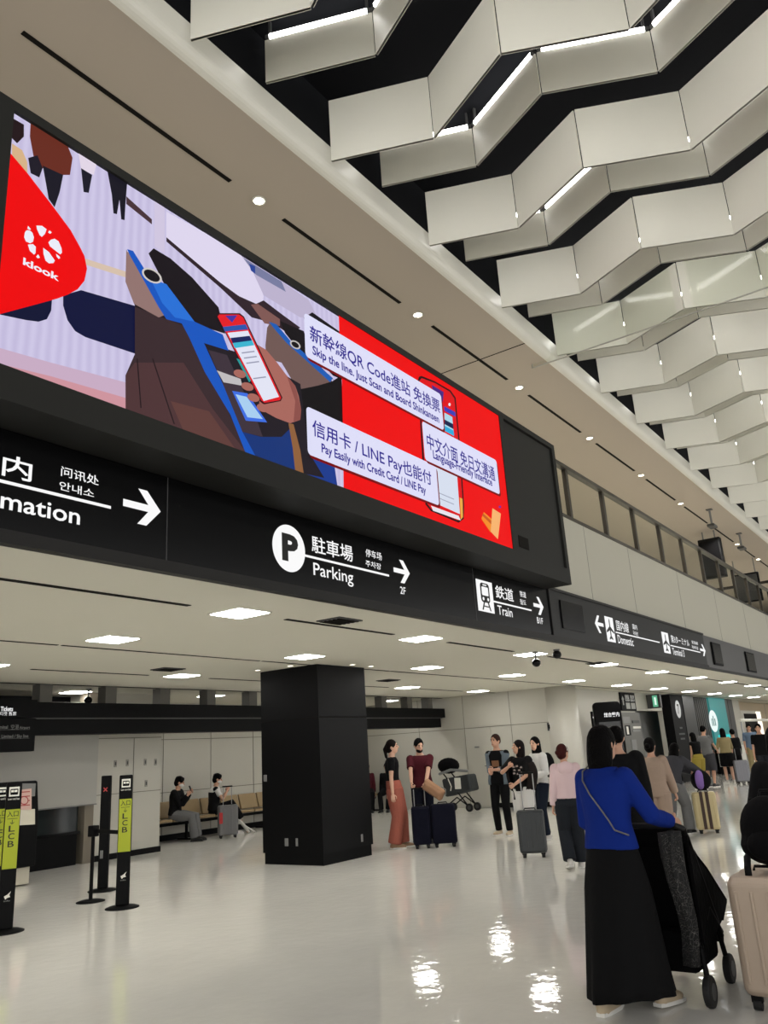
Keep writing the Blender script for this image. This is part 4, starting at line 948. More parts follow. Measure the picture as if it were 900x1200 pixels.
    if bottom:
        k = bottom['kind']; m = bottom['mat']; lo = bottom.get('loose', .012)
        c = MB()
        if k in ('pants', 'shorts'):
            c.rings([ring(t, .006+lo*.4) for t in (-.15, -.05, .05, .14, bottom.get('rise', .2))])
            fr_ = bottom.get('len', 1.0)
            for q in (0, 1):
                h, kn, a = legs[q]
                if fr_ > .5:
                    f = fr_*2-1; end = kn.lerp(a, f)
                    c.tube([S(h+Vector((0, 0, .01))), S(h.lerp(kn, .5)), S(kn), S(kn.lerp(end, .5)), S(end)], [(.092+lo)*s, (.080+lo)*s, (.060+lo)*s, (.056+lo*1.1)*s, (.042+lo*1.5)*s], 14, flat=True)
                else:
                    end = h.lerp(kn, fr_*2); c.tube([S(h+Vector((0, 0, .01))), S(h.lerp(end, .5)), S(end)], [(.092+lo)*s, (.086+lo)*s, (.080+lo)*s], 14, flat=True)
            c.build({'pants': 'trousers', 'shorts': 'shorts'}[k], m, root, remesh=.011*s, relax=1)
        else:
            zt = bottom.get('hem', .12); n = 48; rs = []
            cx = sum(a[2].x for a in legs)/2
            for i in range(14):
                f = i/13; t = bottom.get('rise', .2)*(1-f*1.0)
                z = sp(bottom.get('rise', .2)).z*(1-f)+zt*f
                rx, ry = tw(.15); g = min(1, f*3.5)
                rx = rx+.018+.02*g+(bottom.get('fx', .20)-rx-.038)*f; ry = (ry*ws+.018+.030*g)+(bottom.get('fy', .20)-ry*ws-.048)*f
                bx = sp(.2).x*(1-f)+(cx+bottom.get('sway', 0))*f
                rs.append([S(Vector((bx+rx*(1+.05*f*math.sin(9*2*PI*j/n+1.3*f))*math.cos(2*PI*j/n), ry*(1+.05*f*math.sin(9*2*PI*j/n+1.3*f))*math.sin(2*PI*j/n), z+.02*f*math.sin(2*2*PI*j/n)))) for j in range(n)])
            c.rings(rs, True, True); c.build('skirt', m, root, smooth=True)
    if top: torso_cloth('top', top['mat'], top.get('hem', -.02), top.get('neck', .95), top.get('loose', .014), top.get('sleeve', .25), top.get('soff', .012), top.get('flare', 0))
    if shoes:
        for q in (0, 1):
            a = legs[q][2]; fd = Vector((math.cos(fy[q]), math.sin(fy[q]), 0)); zf = fz[q]
            heel = a - fd*.045 + Vector((0, 0, -.05)); toe = Vector((a.x, a.y, .034 if zf > .0 else .036))+fd*.165
            c = MB(); c.tube([S(heel), S(heel.lerp(toe, .45)), S(heel.lerp(toe, .8)), S(toe)], [.044*s, .046*s, .046*s, .030*s], 12, ab=(.85, 1), up=(0, 0, 1))
            c.tube([S(a+Vector((0, 0, .0))), S(heel+Vector((0, 0, .012)))], [.042*s, .044*s], 10)
            sh_ = c.build('shoe', shoes[0], root, remesh=.009*s, relax=1)
            c = MB(); L = heel-fd*.035; 
            pts = [(L+fd*u*(toe-L).length*1.12) for u in (0, .25, .5, .75, 1)]
            sd = Vector((-fd.y, fd.x, 0)); ww = (.03, .042, .045, .046, .028)
            lo_ = [(p+sd*x)*s for p, x in zip(pts, ww)] + [(p-sd*x)*s for p, x in list(zip(pts, ww))[::-1]]
            zz = [heel.z-.035+(toe.z-.034-(heel.z-.035))*u for u in (0, .25, .5, .75, 1)]; zz = zz+zz[::-1]
            lo_ = [Vector((p.x, p.y, max(.001, z*s))) for p, z in zip(lo_, zz)]
            c.prism(lo_, (0, 0, .022*s)); c.build('sole', shoes[1], sh_)
    return J
def garment_open(J, m, off=.024, t0=-.05, sleeve=1.0): return J['torso']('jacket', m, t0, .93, off, sleeve, .020)

# ---------------------------------------------------------------- luggage
def suitcase(label, loc, yaw, w, d, h, m, ribs=True, handle=.35, z0=.06, group=None, tilt=0, band=None, wheelm=None):
    """w across, d deep, h tall; local +x is the broad front face"""
    t = empty('suitcase', (loc[0], loc[1], 0), label, 'suitcase', group, math.radians(yaw))
    b = MB(); prof = rr(-d/2, -w/2, d/2, w/2, .05)
    b.rings([[(x*k, y*k2, z) for x, y in prof] for k, k2, z in ((.88, .92, z0), (1, 1, z0+.035), (1, 1, z0+h-.035), (.88, .92, z0+h))])
    b.build('shell', m, t, bevel=.012)
    if ribs:
        r = MB()
        n = max(3, int(w/.075))
        for i in range(n):
            y = -w/2+.05+(w-.1)*i/(n-1)
            MB().box((d/2-.002, y-.009, z0+.07), (d/2+.008, y+.009, z0+h-.07)).build('rib', m, t, bevel=.004)
            MB().box((-d/2-.008, y-.009, z0+.07), (-d/2+.002, y+.009, z0+h-.07)).build('rib', m, t, bevel=.004)
    zp = MB(); zp.rings([[(x*.02/d*2 if False else .006*sx, y, z) for sx, y, z in ((1, -w/2-.003, z0+.03), (1, w/2+.003, z0+.03), (1, w/2+.003, z0+h-.03), (1, -w/2-.003, z0+h-.03))], [(-.006, y, z) for y, z in ((-w/2-.003, z0+.03), (w/2+.003, z0+.03), (w/2+.003, z0+h-.03), (-w/2-.003, z0+h-.03))]], True, True)
    zp.build('zip_seam', M_blk2, t)
    if handle:
        zt = z0+h+handle
        for yy in (-.09, .09): MB().tube([(-d/2+.05, yy, z0+h-.02), (-d/2+.05, yy, zt)], .008, 8, flat=True).build('pull_rod', M_steel, t)
        MB().tube([(-d/2+.05, -.10, zt), (-d/2+.05, .10, zt)], .014, 8).build('grip', M_blk2, t)
    MB().tube([(0, -.08, z0+h-.005), (0, -.07, z0+h+.025), (0, .07, z0+h+.025), (0, .08, z0+h-.005)], .009, 8).build('carry_handle', M_blk2, t)
    for x in (-d/2+.05, d/2-.05):
        for y in (-w/2+.06, w/2-.06):
            wl = MB(); wl.tube([(x, y-.022, .03), (x, y+.022, .03)], .03, 14, flat=True); ww = wl.build('wheel', wheelm or M_rub, t)
            MB().box((x-.018, y-.03, .04), (x+.018, y+.03, z0+.008)).build('caster', M_blk2, ww, bevel=.004)
    if band:
        for y in (-w*.12, w*.12): MB().box((-d/2-.01, y-.025, z0+.01), (d/2+.01, y+.025, z0+h+.004)).build('strap', band, t)
    return t
def backpack(label, loc, yaw, m, h=.46, w=.34, d=.22, parent_z=0):
    t = empty('backpack', (loc[0], loc[1], loc[2]), label, 'bag', None, math.radians(yaw))
    b = MB(); b.ell((0, 0, h*.48), (d*.62, w*.56, h*.50), None, 16, 12); b.ell((0, 0, h*.28), (d*.7, w*.6, h*.29), None, 16, 10)
    b.build('bag_body', m, t, remesh=.016, relax=3)
    MB().ell((d*.5, 0, h*.30), (d*.28, w*.40, h*.22), None, 14, 9).build('front_pocket', m, t, smooth=True)
    for y in (-w*.3, w*.3): MB().tube([(-d*.45, y, h*.9), (-d*.85, y, h*.65), (-d*.8, y, h*.3), (-d*.5, y, h*.1)], .016, 8, ab=(.4, 1.4)).build('shoulder_strap', M_blk2, t)
    MB().tube([(-d*.3, -.04, h*.95), (-d*.3, -.03, h*1.04), (-d*.3, .03, h*1.04), (-d*.3, .04, h*.95)], .008, 8).build('top_loop', M_blk2, t)
    return t
def worn_pack(J, m):
    c = MB(); S, sp, Rt = J['S'], J['sp'], J['Rt']
    base = sp(.55)+Rt @ Vector((-.20, 0, 0)); c.ell(S(base), (.10*J['s'], .15*J['s'], .22*J['s']), Rt, 14, 10); c.ell(S(base-Vector((.02, 0, .09))), (.11*J['s'], .15*J['s'], .12*J['s']), Rt, 14, 8)
    return c.build('bag_body', m, None, remesh=.016, relax=2)

C_black = cloth('cloth_black', (14, 14, 15)); C_dkgrey = cloth('cloth_dark_grey', (38, 40, 44)); C_denim = cloth('denim_dark', (24, 30, 42))
C_coral = cloth('cloth_coral', (160, 92, 78)); C_maroon = cloth('cloth_maroon', (72, 24, 32)); C_navy = cloth('cloth_navy', (16, 18, 30))
C_greyj = cloth('cloth_blue_grey', (96, 106, 114)); C_white = cloth('cloth_white', (206, 204, 200)); C_pink = cloth('cloth_pink', (214, 188, 190))
C_blue = cloth('cloth_royal_blue', (14, 40, 122)); C_beige = cloth('cloth_beige', (158, 138, 122)); C_grey = cloth('cloth_grey', (62, 62, 66))
C_grey2 = cloth('cloth_mid_grey', (104, 104, 104)); C_yel = cloth('cloth_yellow', (146, 130, 58)); C_tan = cloth('cloth_tan', (150, 136, 100)); C_bl = cloth('cloth_light_blue', (104, 122, 144))
S_white = mat('shoe_white', (206, 202, 196), .6); S_sole = mat('sole_white', (222, 220, 214), .6); S_blk = mat('shoe_black', (18, 18, 18), .6); S_tan = mat('shoe_tan', (150, 120, 92), .6); S_beige = mat('shoe_beige', (188, 170, 142), .6)
H_brown = mat('brown_hair', (50, 30, 24), .7, spec=.1, bump=.5, bscale=60); H_dk = mat('dark_brown_hair', (20, 13, 11), .7, spec=.1, bump=.5, bscale=60); H_red = mat('auburn_hair', (62, 26, 24), .7, spec=.1, bump=.5, bscale=60)

# 1 foreground: woman in royal blue with the stroller
FX, FY = 5.04, 1.97
J = person('person in royal blue sweater and long black skirt pushing a black stroller', (FX, FY), -8, 1.56, lean=.06, world=True, twist=-.05, head=(-14, 4),
           hl=(5.27, 2.07, .93), hr=(5.30, 1.665, 1.00), el=(-.5, .1, -1), er=(-.7, -.3, -.5), fl=(-.12, .12), fr=(.20, -.12), fz=(0, .0), fy=(.05, -.15),
           top=dict(mat=C_blue, hem=.01, sleeve=.94, loose=.026, soff=.020, neck=.98), bottom=dict(kind='skirt', mat=C_black, rise=.09, hem=.11, fx=.33, fy=.25, sway=-.02),
           shoes=(S_beige, S_sole), hair=(M_hair, 'bob'), vox=.009, grip=(.9, .9), face=True)
S, sp, Rt, hp = J['S'], J['sp'], J['Rt'], J['hp']; root = J['root']
pts = [S(sp(t)+Rt @ Vector((-(tw(t)[0]+.032), y, 0))) for t, y in ((.93, .10), (.82, .085), (.66, .03), (.5, -.03), (.35, -.085), (.24, -.12))]
pts = [S(sp(.98)+Rt @ Vector((-.02, .10, .015)))]+pts+[S(sp(.18)+Rt @ Vector((-.06, -.175, 0)))]
MB().tube(pts, .0048, 8).build('bag_strap', mat('chain_grey', (120, 118, 112), .4, metal=.5), root)

# stroller
st_ = empty('stroller', (5.55, 1.84, 0), 'black folding stroller pushed by the person in royal blue', 'stroller'); st_.rotation_euler.z = 0
SO = (0, 0, 0)
wh = []
for x, y in ((-.27, -.25), (-.27, .25), (.27, -.23), (.27, .23)):
    w_ = MB(); w_.tube([(x, y-.022, .085), (x, y+.022, .085)], .085, 24, flat=True); wo = w_.build('wheel', M_rub, st_, bevel=.012)
    MB().tube([(x, y-.024, .085), (x, y+.024, .085)], .045, 18, flat=True).build('hub', M_dgrey, wo)
    MB().tube([(x, y, .085), (x+(.02 if x < 0 else -.05), y*.93, .30)], .016, 8).build('fork', M_blk2, wo)
fr_ = MB()
for y in (-.23, .23):
    MB().tube([(-.25, y*.95, .27), (.02, y, .48), (.23, y, .30)], .014, 10).build('lower_frame', M_blk2, st_)
    MB().tube([(.22, y, .28), (.0, y, .62), (-.18, y, .90), (-.24, y, .96)], .015, 10).build('side_tube', M_blk2, st_)
MB().tube([(-.24, -.23, .96), (-.255, -.20, .975), (-.255, .20, .975), (-.24, .23, .96)], .018, 10).build('handlebar', M_rub, st_)
MB().prism([(.24, -.20, .34), (-.06, -.20, .36), (-.17, -.20, .84), (-.13, -.20, .87), (.0, -.20, .45), (.25, -.20, .42)], (0, .40, 0)).build('seat', M_blackc, st_, bevel=.03)
SIDE = [atY(x, y, 1.60)-Vector((5.55, 1.84, 0)) for x, y in ((776, 985), (786, 978), (806, 984), (818, 1003), (829, 1017), (852, 1054), (848, 1075), (838, 1096), (822, 1112), (806, 1100), (786, 1060))]
SIDE = [Vector((max(p.x, -.20), p.y, p.z)) for p in SIDE]
for yy, nm in ((-.24, 'canopy_side'), (.22, 'canopy_side')):
    MB().prism([(p.x, yy, p.z) for p in SIDE], (0, .02, 0)).build(nm, M_blackc, st_)
rim = SIDE[1:7]
MB().rings([[(p.x, -.24, p.z), (p.x, .24, p.z), (p.x-.012, .24, p.z-.016), (p.x-.012, -.24, p.z-.016)] for p in rim]).build('canopy', M_blackc, st_)
MB().prism([(SIDE[0].x+.02, -.2, SIDE[0].z), (SIDE[1].x, -.2, SIDE[1].z), (SIDE[3].x, -.2, SIDE[3].z-.02), (SIDE[10].x+.1, -.2, SIDE[10].z+.02)], (0, .4, 0)).build('back_panel', M_blackc, st_, bevel=.02)
MB().prism([(-.25, -.20, .16), (.22, -.20, .16), (.25, -.20, .34), (-.22, -.20, .38)], (0, .40, 0)).build('basket', M_blackc, st_, bevel=.03)
MB().prism([(.24, -.19, .34), (.40, -.19, .20), (.42, -.19, .24), (.26, -.19, .42)], (0, .38, 0)).build('footrest', M_blackc, st_, bevel=.01)
# patterned shawl hanging over the handle
def shawl_mat():
    m = bpy.data.materials.new('shawl_print'); m.use_nodes = True; nt = m.node_tree; b = nt.nodes['Principled BSDF']; b.inputs['Roughness'].default_value = .9
    tc = nt.nodes.new('ShaderNodeTexCoord'); v = nt.nodes.new('ShaderNodeTexVoronoi'); v.feature = 'DISTANCE_TO_EDGE'; v.inputs['Scale'].default_value = 26
    n = nt.nodes.new('ShaderNodeTexNoise'); n.inputs['Scale'].default_value = 7
    mx = nt.nodes.new('ShaderNodeMath'); mx.operation = 'MULTIPLY'
    r = nt.nodes.new('ShaderNodeValToRGB'); r.color_ramp.elements[0].color = lin((96, 94, 90))+(1,); r.color_ramp.elements[1].color = lin((12, 12, 13))+(1,); r.color_ramp.elements[0].position = .003; r.color_ramp.elements[1].position = .013
    n3 = nt.nodes.new('ShaderNodeTexNoise'); n3.inputs['Scale'].default_value = 9; mxv = nt.nodes.new('ShaderNodeMix'); mxv.data_type = 'RGBA'; mxv.inputs[0].default_value = .35
    nt.links.new(tc.outputs['Object'], n3.inputs['Vector']); nt.links.new(tc.outputs['Object'], mxv.inputs[6]); nt.links.new(n3.outputs['Color'], mxv.inputs[7]); nt.links.new(mxv.outputs[2], v.inputs['Vector']); nt.links.new(tc.outputs['Object'], n.inputs['Vector'])
    nt.links.new(v.outputs['Distance'], mx.inputs[0]); nt.links.new(n.outputs['Fac'], mx.inputs[1]); nt.links.new(mx.outputs[0], r.inputs['Fac']); nt.links.new(r.outputs['Color'], b.inputs['Base Color'])
    return m
M_sh = shawl_mat()
sw_ = empty('shawl', (5.15, 1.68, .93), 'black and white patterned shawl hanging from the stroller handle', 'shawl')
rs = []
for i in range(12):
    f = i/11; z = .02-f*.74; wd_ = .105+.025*math.sin(f*6)-.045*f
    rs.append([(.05+wd_*math.cos(2*PI*j/20)*(1+.18*math.sin(5*2*PI*j/20+f*4))+.10*f, .05*math.sin(2*PI*j/20)*(1+.3*math.sin(4*2*PI*j/20+f*5))-.02+.01*math.sin(f*7), z) for j in range(20)])
MB().rings(rs).build('drape', M_sh, sw_, smooth=True)

# 2 right foreground: beige suitcase, black backpack on it, person in black behind
suitcase('large beige suitcase in the right foreground', (5.60, 1.23), 0, .36, .62, .62, mat('shell_beige', (176, 158, 140), .45), True, .0, .07)
for c in bpy.data.objects:
    if c.type == 'EMPTY' and c.get('label') == 'large beige suitcase in the right foreground': big = c
bk = backpack('black backpack resting on top of the large beige suitcase', (5.52, 1.16, .735), 180, M_blackc, .40, .30, .22)
p = atX(880, 1040, 5.40); q = atX(880, 1064, 5.40)
MB().tube([(5.44, p.y, .79), (5.405, p.y, .74), (5.40, p.y, .70), (5.40, q.y, q.z)], .020, 8, ab=(1, .35), up=(0, 1, 0)).build('hanging_strap', M_blk2, None).data.transform(Matrix.Translation((0, 0, 0)))
o = bpy.data.objects['hanging_strap']; o.data.transform(bk.matrix_basis.inverted()); o.parent = bk
person('person in black clothes behind the large beige suitcase, cut by the right edge', (6.30, 1.16), 20, 1.50, lean=.05, hl=(.25, .2, 1.0), hr=(.2, -.2, .9), top=dict(mat=C_black, hem=-.15, sleeve=.98, loose=.05, soff=.035),
       bottom=dict(kind='pants', mat=C_black, loose=.03), shoes=(S_blk, S_blk), hair=(M_hair, 'bob'), vox=.011)

# 3 the couple by the black column
J = person('person in black top and coral wide trousers, side on, facing the bearded person', (11.72, 8.26), -58, 1.70, twist=0, head=(-6, -3), lean=-.03, hl=(-.12, .30, .86), hr=(-.02, -.27, .80), el=(-1, .5, 0), er=(-1, -.3, 0), fl=(.08, .10), fr=(-.04, -.09),
           top=dict(mat=C_black, hem=.08, sleeve=.30, loose=.012), bottom=dict(kind='pants', mat=C_coral, loose=.05, rise=.24), shoes=(S_tan, S_sole), hair=(H_dk, 'pony'), skin=M_skin2, face=True)
J = person('bearded person in maroon t-shirt leaning over dark blue suitcases', (12.42, 8.16), 208, 1.70, male=True, lean=.06, head=(28, 14), hl=(.36, .10, .98), hr=(.40, -.14, 1.0), top=dict(mat=C_maroon, hem=-.05, sleeve=.36, loose=.022, soff=.022),
           bottom=dict(kind='pants', mat=C_navy, loose=.02), shoes=(S_blk, S_blk), hair=(M_hair, 'short'), face=True, skin=M_skin2, grip=(1, 1))
b = MB(); b.ell(J['hp'](.030, 0, -.072), (.062*J['s'], .060*J['s'], .046*J['s']), J['Rh'], 14, 8); b.build('beard', H_dk, J['root'], smooth=True)
M_navycase = cloth('case_navy', (15, 16, 30))
suitcase('dark blue soft suitcase in front of the bearded person, left of the pair', (11.80, 7.82), 215, .30, .28, .58, M_navycase, False, .28)
suitcase('dark blue soft suitcase in front of the bearded person, right of the pair', (12.02, 7.52), 215, .40, .30, .60, M_navycase, False, .0)
pl = empty('pillow_bag', (11.96, 7.62, .74), 'crumpled tan pillow bag lying on the dark blue suitcases', 'bag')
pm = MB(); Rp = Matrix.Rotation(-.25, 3, 'Y') @ Matrix.Rotation(.62, 3, 'X')
for (y0, y1, z0, z1, d) in ((-.19, .19, -.09, .09, .05), (-.16, .16, -.06, .06, .085)):
    q = MB().box((-d, y0, z0), (d, y1, z1)); pm.add([Rp @ Vector(v)+Vector((0, .01, .15)) for v in q.v], q.f)
pm.build('bag_body', cloth('cloth_sand', (166, 128, 100)), pl, remesh=.016, relax=4)
MB().tube([(-.06, -.19, .19), (-.02, -.235, .15), (.03, -.20, .06)], .008, 8).build('strap', M_grey, pl)

# 4 pram piled with bags beside the far door
pr_ = empty('pram', (18.75, 11.15, 0), 'dark pram with grey bags piled on it beside the far door', 'pram')
for x, y in ((-.2, -.34), (.2, -.34), (-.2, .36), (.2, .36)):
    wo = MB().tube([(x-.02, y, .10), (x+.02, y, .10)], .10, 20, flat=True).build('wheel', M_rub, pr_); MB().tube([(x-.024, y, .10), (x+.024, y, .10)], .05, 12, flat=True).build('hub', M_dgrey, wo)
for x in (-.2, .2):
    MB().tube([(x, -.34, .12), (x, .0, .35), (x, .36, .12)], .018, 8).build('lower_frame', M_blk2, pr_); MB().tube([(x, -.30, .15), (x, .20, .75), (x, .45, 1.05)], .018, 8).build('side_tube', M_blk2, pr_)
MB().tube([(-.2, .45, 1.05), (.2, .45, 1.05)], .022, 8).build('handlebar', M_blk2, pr_)
MB().prism([(-.22, -.45, .50), (-.22, .35, .36), (-.22, .42, .80), (-.22, -.38, .90)], (.44, 0, 0)).build('carrycot', mat('cot_dark', (32, 36, 38), .7), pr_, bevel=.05)
MB().ell((0, .30, 1.12), (.24, .30, .20), None, 16, 9).build('hood', M_blackc, pr_, smooth=True)
MB().tube([(-.23, .45, .93), (-.24, .1, 1.02), (-.24, -.38, .98)], .035, 8).build('bag_rim', mat('rim_grey', (110, 112, 112), .5), pr_)
MB().box((-.235, -.16, .55), (-.222, .02, .82)).build('white_patch', M_white, pr_, bevel=.01)
MB().tube([(-.235, .20, .80), (-.24, .12, .62), (-.235, .15, .52)], .014, 6).build('strap', M_white, pr_)

# 5 group in the middle
J = person('person in open blue-grey shirt over a dark printed t-shirt, standing behind the group', (13.65, 7.28), 184, 1.70, male=True, head=(-12, -4), hl=(.24, .02, 1.12), hr=(.26, -.06, 1.08), fl=(.03, .12), fr=(-.02, -.11),
           top=dict(mat=C_black, hem=-.12, sleeve=.3, loose=.020), bottom=dict(kind='pants', mat=C_black, loose=.012), shoes=(S_beige, S_sole), hair=(H_brown, 'short'), face=True, grip=(1, 1))
S, sp, Rt = J['S'], J['sp'], J['Rt']
jk = MB(); n = 24
for sgn in (1, -1):
    rs = []
    for i in range(9):
        t = -.16+1.08*i/8; rx, ry = tw(t); rx += .036; ry = ry*1.06+.038
        a0, a1 = math.radians(38)*sgn, math.radians(180)*sgn
        outer = [(rx*math.cos(a0+(a1-a0)*j/10), ry*math.sin(a0+(a1-a0)*j/10)) for j in range(11)]; inner = [(x*.93, y*.93) for x, y in outer][::-1]
        rs.append([S(sp(t)+Rt @ Vector((x, y, 0))) for x, y in outer+inner])
    jk.rings(rs)
for q in (0, 1):
    a0, e, wv = J['arms'][q]; jk.tube([S(a0), S(a0.lerp(e, .5)), S(e), S(e.lerp(wv, .5))], [.072*J['s'], .064*J['s'], .058*J['s'], .052*J['s']], 12, flat=True)
jk.build('open_shirt', C_greyj, J['root'], smooth=True)
pv = [S(sp(t)+Rt @ Vector((tw(t)[0]+.026, y, 0))) for t, y in ((.62, .07), (.62, -.07), (.42, -.07), (.42, .07))]
MB().poly(pv).build('shirt_print', mat('print_brown', (120, 84, 56), .8), J['root'])

J = person('person in black printed t-shirt and dark shawl, pulling the dark grey suitcase', (12.15, 6.08), 178, 1.56, head=(-38, -4), hl=(.30, .02, 1.02), hr=(.26, -.10, 1.30), er=(-.3, -1, -.6), el=(-.6, 1, -.3), fl=(.10, .10), fr=(-.10, -.10),
           top=dict(mat=C_black, hem=-.10, sleeve=.42, loose=.03, soff=.03), bottom=dict(kind='pants', mat=C_white, loose=.04), shoes=(S_white, S_sole), hair=(H_dk, 'bob'), face=True, grip=(1.2, 1.0))
S, sp, Rt = J['S'], J['sp'], J['Rt']
for (u, v) in ((-.07, .66), (0, .68), (.07, .64), (-.06, .56), (.03, .55), (-.08, .46), (0, .44), (.08, .50), (.06, .40)):
    p = [S(sp(v+dv)+Rt @ Vector((tw(v)[0]+.036-abs(u)*.18, u+du, 0))) for du, dv in ((-.025, -.03), (.025, -.025), (.02, .03), (-.02, .025))]
    MB().poly(p).build('shirt_print', mat('print_grey', (168, 152, 146), .8), J['root'])
# shawl as wide wrap round the waist and back
po = MB()
for sgn in (1, -1):
    rs = []
    for i in range(12):
        f = i/11; t = .88-1.12*f; rx, ry = tw(t); bul = math.sin(min(1, f*1.25)*PI)
        rx += .04+.05*bul; ry = ry*.94+.045+.11*bul
        a0, a1 = math.radians(48-18*f)*sgn, math.radians(180)*sgn
        out_ = [(rx*math.cos(a0+(a1-a0)*j/12)*(1+.03*math.sin(3*j)), ry*math.sin(a0+(a1-a0)*j/12)) for j in range(13)]; inn = [(x*.93, y*.95) for x, y in out_][::-1]
        rs.append([S(sp(t)+Rt @ Vector((x, y, -.10*f*abs(math.sin(a0*1.2))))) for x, y in out_+inn])
    po.rings(rs)
po.build('shawl_wrap', cloth('cloth_dark_brown', (30, 24, 22)), J['root'], smooth=True)
suitcase('dark grey cabin suitcase with long pull handle in front of the shawl wearer', (11.05, 5.46), 205, .38, .24, .56, mat('shell_dark', (44, 48, 50), .4), True, .50)
J = person('person in white top with black backpack, long dark hair, behind the shawl wearer', (13.05, 6.20), 150, 1.60, head=(20, 0), hl=(.22, .12, 1.05), hr=(.22, -.1, 1.1), fl=(.05, .1), fr=(-.1, -.1),
           top=dict(mat=C_white, hem=-.02, sleeve=.9, loose=.022, soff=.025), bottom=dict(kind='pants', mat=C_denim, loose=.02), shoes=(S_white, S_sole), hair=(M_hair, 'long'), skin=M_skin2, face=True)
o = worn_pack(J, C_black); tag(o, 'black backpack worn by the person in white top', 'bag'); o.name = 'backpack'; o.data.transform(Matrix.Rotation(math.radians(150), 4, 'Z')); o.location = (13.05, 6.20, 0)

# 6 person in pink hoodie
J = person('person in pale pink hoodie and dark wide trousers walking away, auburn hair', (10.12, 4.44), 28, 1.46, head=(-42, 2), hl=(.02, .24, .82), hr=(.05, -.24, .82), fl=(-.08, .09), fr=(.10, -.08), fz=(.05, 0),
           top=dict(mat=C_pink, hem=.04, sleeve=.98, loose=.024, soff=.024), bottom=dict(kind='pants', mat=cloth('cloth_charcoal', (34, 37, 42)), loose=.035, rise=.22), shoes=(S_white, S_sole), hair=(H_red, 'bun'))
S, sp, Rt = J['S'], J['sp'], J['Rt']
hd = MB(); hd.ell(S(sp(.84)+Rt @ Vector((-.11, 0, 0))), (.05*J['s'], .12*J['s'], .10*J['s']), Rt, 14, 8); hd.tube([S(sp(.93)+Rt @ Vector((.05*math.cos(a)-.02, .095*math.sin(a), 0))) for a in [PI*.35+2*PI*.65*j/10 for j in range(11)]], .028*J['s'], 8)
hd.build('hood', C_pink, J['root'], smooth=True)
MB().tube([J['hp'](-.02, .0, .135), J['hp'](.0, -.06, .105), J['hp'](.0, -.085, .03)], .006, 6).build('hair_clip', M_white, J['root'])

# 7 people walking behind the person in blue
person('person in black jacket just behind the head of the person in royal blue', (8.26, 3.03), 15, 1.60, top=dict(mat=C_black, hem=-.12, sleeve=.98, loose=.045, soff=.04), bottom=dict(kind='pants', mat=C_black, loose=.02), shoes=(S_blk, S_blk), hair=(M_hair, 'short'), male=True)
person('person in beige top and trousers with short dark hair, walking away', (11.2, 3.66), 8, 1.47, hl=(.02, .24, .86), hr=(.20, -.24, .90), er=(-1, -.5, 0), head=(-10, 0), fl=(-.12, .09), fr=(.14, -.09), fz=(.03, 0),
       top=dict(mat=C_beige, hem=-.14, sleeve=.98, loose=.03, soff=.03), bottom=dict(kind='pants', mat=C_beige, loose=.03), shoes=(S_tan, S_sole), hair=(M_hair, 'bun'))
J = person('person in dark grey sweater bending forward over the yellow suitcase', (13.72, 4.22), -8, 1.50, lean=.50, pz=.88, world=True, hl=(14.35, 3.98, .86), hr=(14.30, 3.84, .86), fl=(-.20, .10), fr=(.26, -.09), fz=(.04, 0), head=(0, 12),
           top=dict(mat=C_grey, hem=-.05, sleeve=.98, loose=.035, soff=.03), bottom=dict(kind='pants', mat=C_grey2, loose=.04), shoes=(S_blk, S_sole), hair=(M_hair, 'mid'))
suitcase('pale yellow suitcase with dark straps, upright on the far floor', (14.05, 3.85), 198, .36, .24, .56, mat('shell_yellow', (196, 180, 136), .4), True, 0, band=mat('strap_brown', (60, 40, 30), .6))
pb = empty('travel_bag', (14.05, 3.85, .648), 'purple and black bag sitting on the pale yellow suitcase', 'bag')
MB().ell((0, 0, .15), (.09, .16, .16), None, 14, 10).build('bag_body', C_black, pb, smooth=True)
MB().ell((-.06, 0, .16), (.05, .075, .15), None, 14, 10).build('front_pocket', cloth('cloth_purple', (132, 104, 170)), pb, smooth=True)

# 8 far group by the counter
person('far person in black sleeveless top and yellow shorts by the dark shop front', (25.0, 6.82), 60, 1.55, lean=.12, hl=(.2, .1, .8), hr=(.1, -.25, .75), top=dict(mat=C_black, hem=0, sleeve=.1), bottom=dict(kind='shorts', mat=C_yel, loose=.05, len=.42), shoes=(S_white, S_sole), hair=(M_hair, 'mid'), vox=.016)
person('far person in grey t-shirt and grey shorts holding things in front of the teal sign', (25.9, 6.80), -20, 1.72, male=True, hl=(.36, .1, 1.0), hr=(.38, -.1, 1.02), top=dict(mat=C_grey2, hem=-.1, sleeve=.36, loose=.03), bottom=dict(kind='shorts', mat=C_grey, loose=.05, len=.55), shoes=(S_blk, S_sole), hair=(M_hair, 'short'), vox=.016)
person('far person in pale top and black shorts with long dark hair, seen from behind', (27.57, 6.65), 25, 1.62, hl=(.2, .2, 1.0), hr=(.15, -.22, .9), top=dict(mat=C_tan, hem=.02, sleeve=.6, loose=.03), bottom=dict(kind='shorts', mat=C_black, loose=.05, len=.45), shoes=(S_white, S_sole), hair=(M_hair, 'long'), skin=M_skin2, vox=.016)
person('far slim person in black beside a silver suitcase, right of the black shorts', (28.4, 6.55), 40, 1.58, hl=(.1, .25, .85), top=dict(mat=C_black, hem=-.15, sleeve=.95, loose=.03), bottom=dict(kind='pants', mat=C_black, loose=.01), shoes=(S_blk, S_blk), hair=(M_hair, 'short'), vox=.016)
suitcase('silver grey suitcase standing by the far slim person in black', (27.3, 6.22), 200, .40, .26, .62, mat('shell_silver', (128, 128, 134), .35, metal=.4), True, .35)
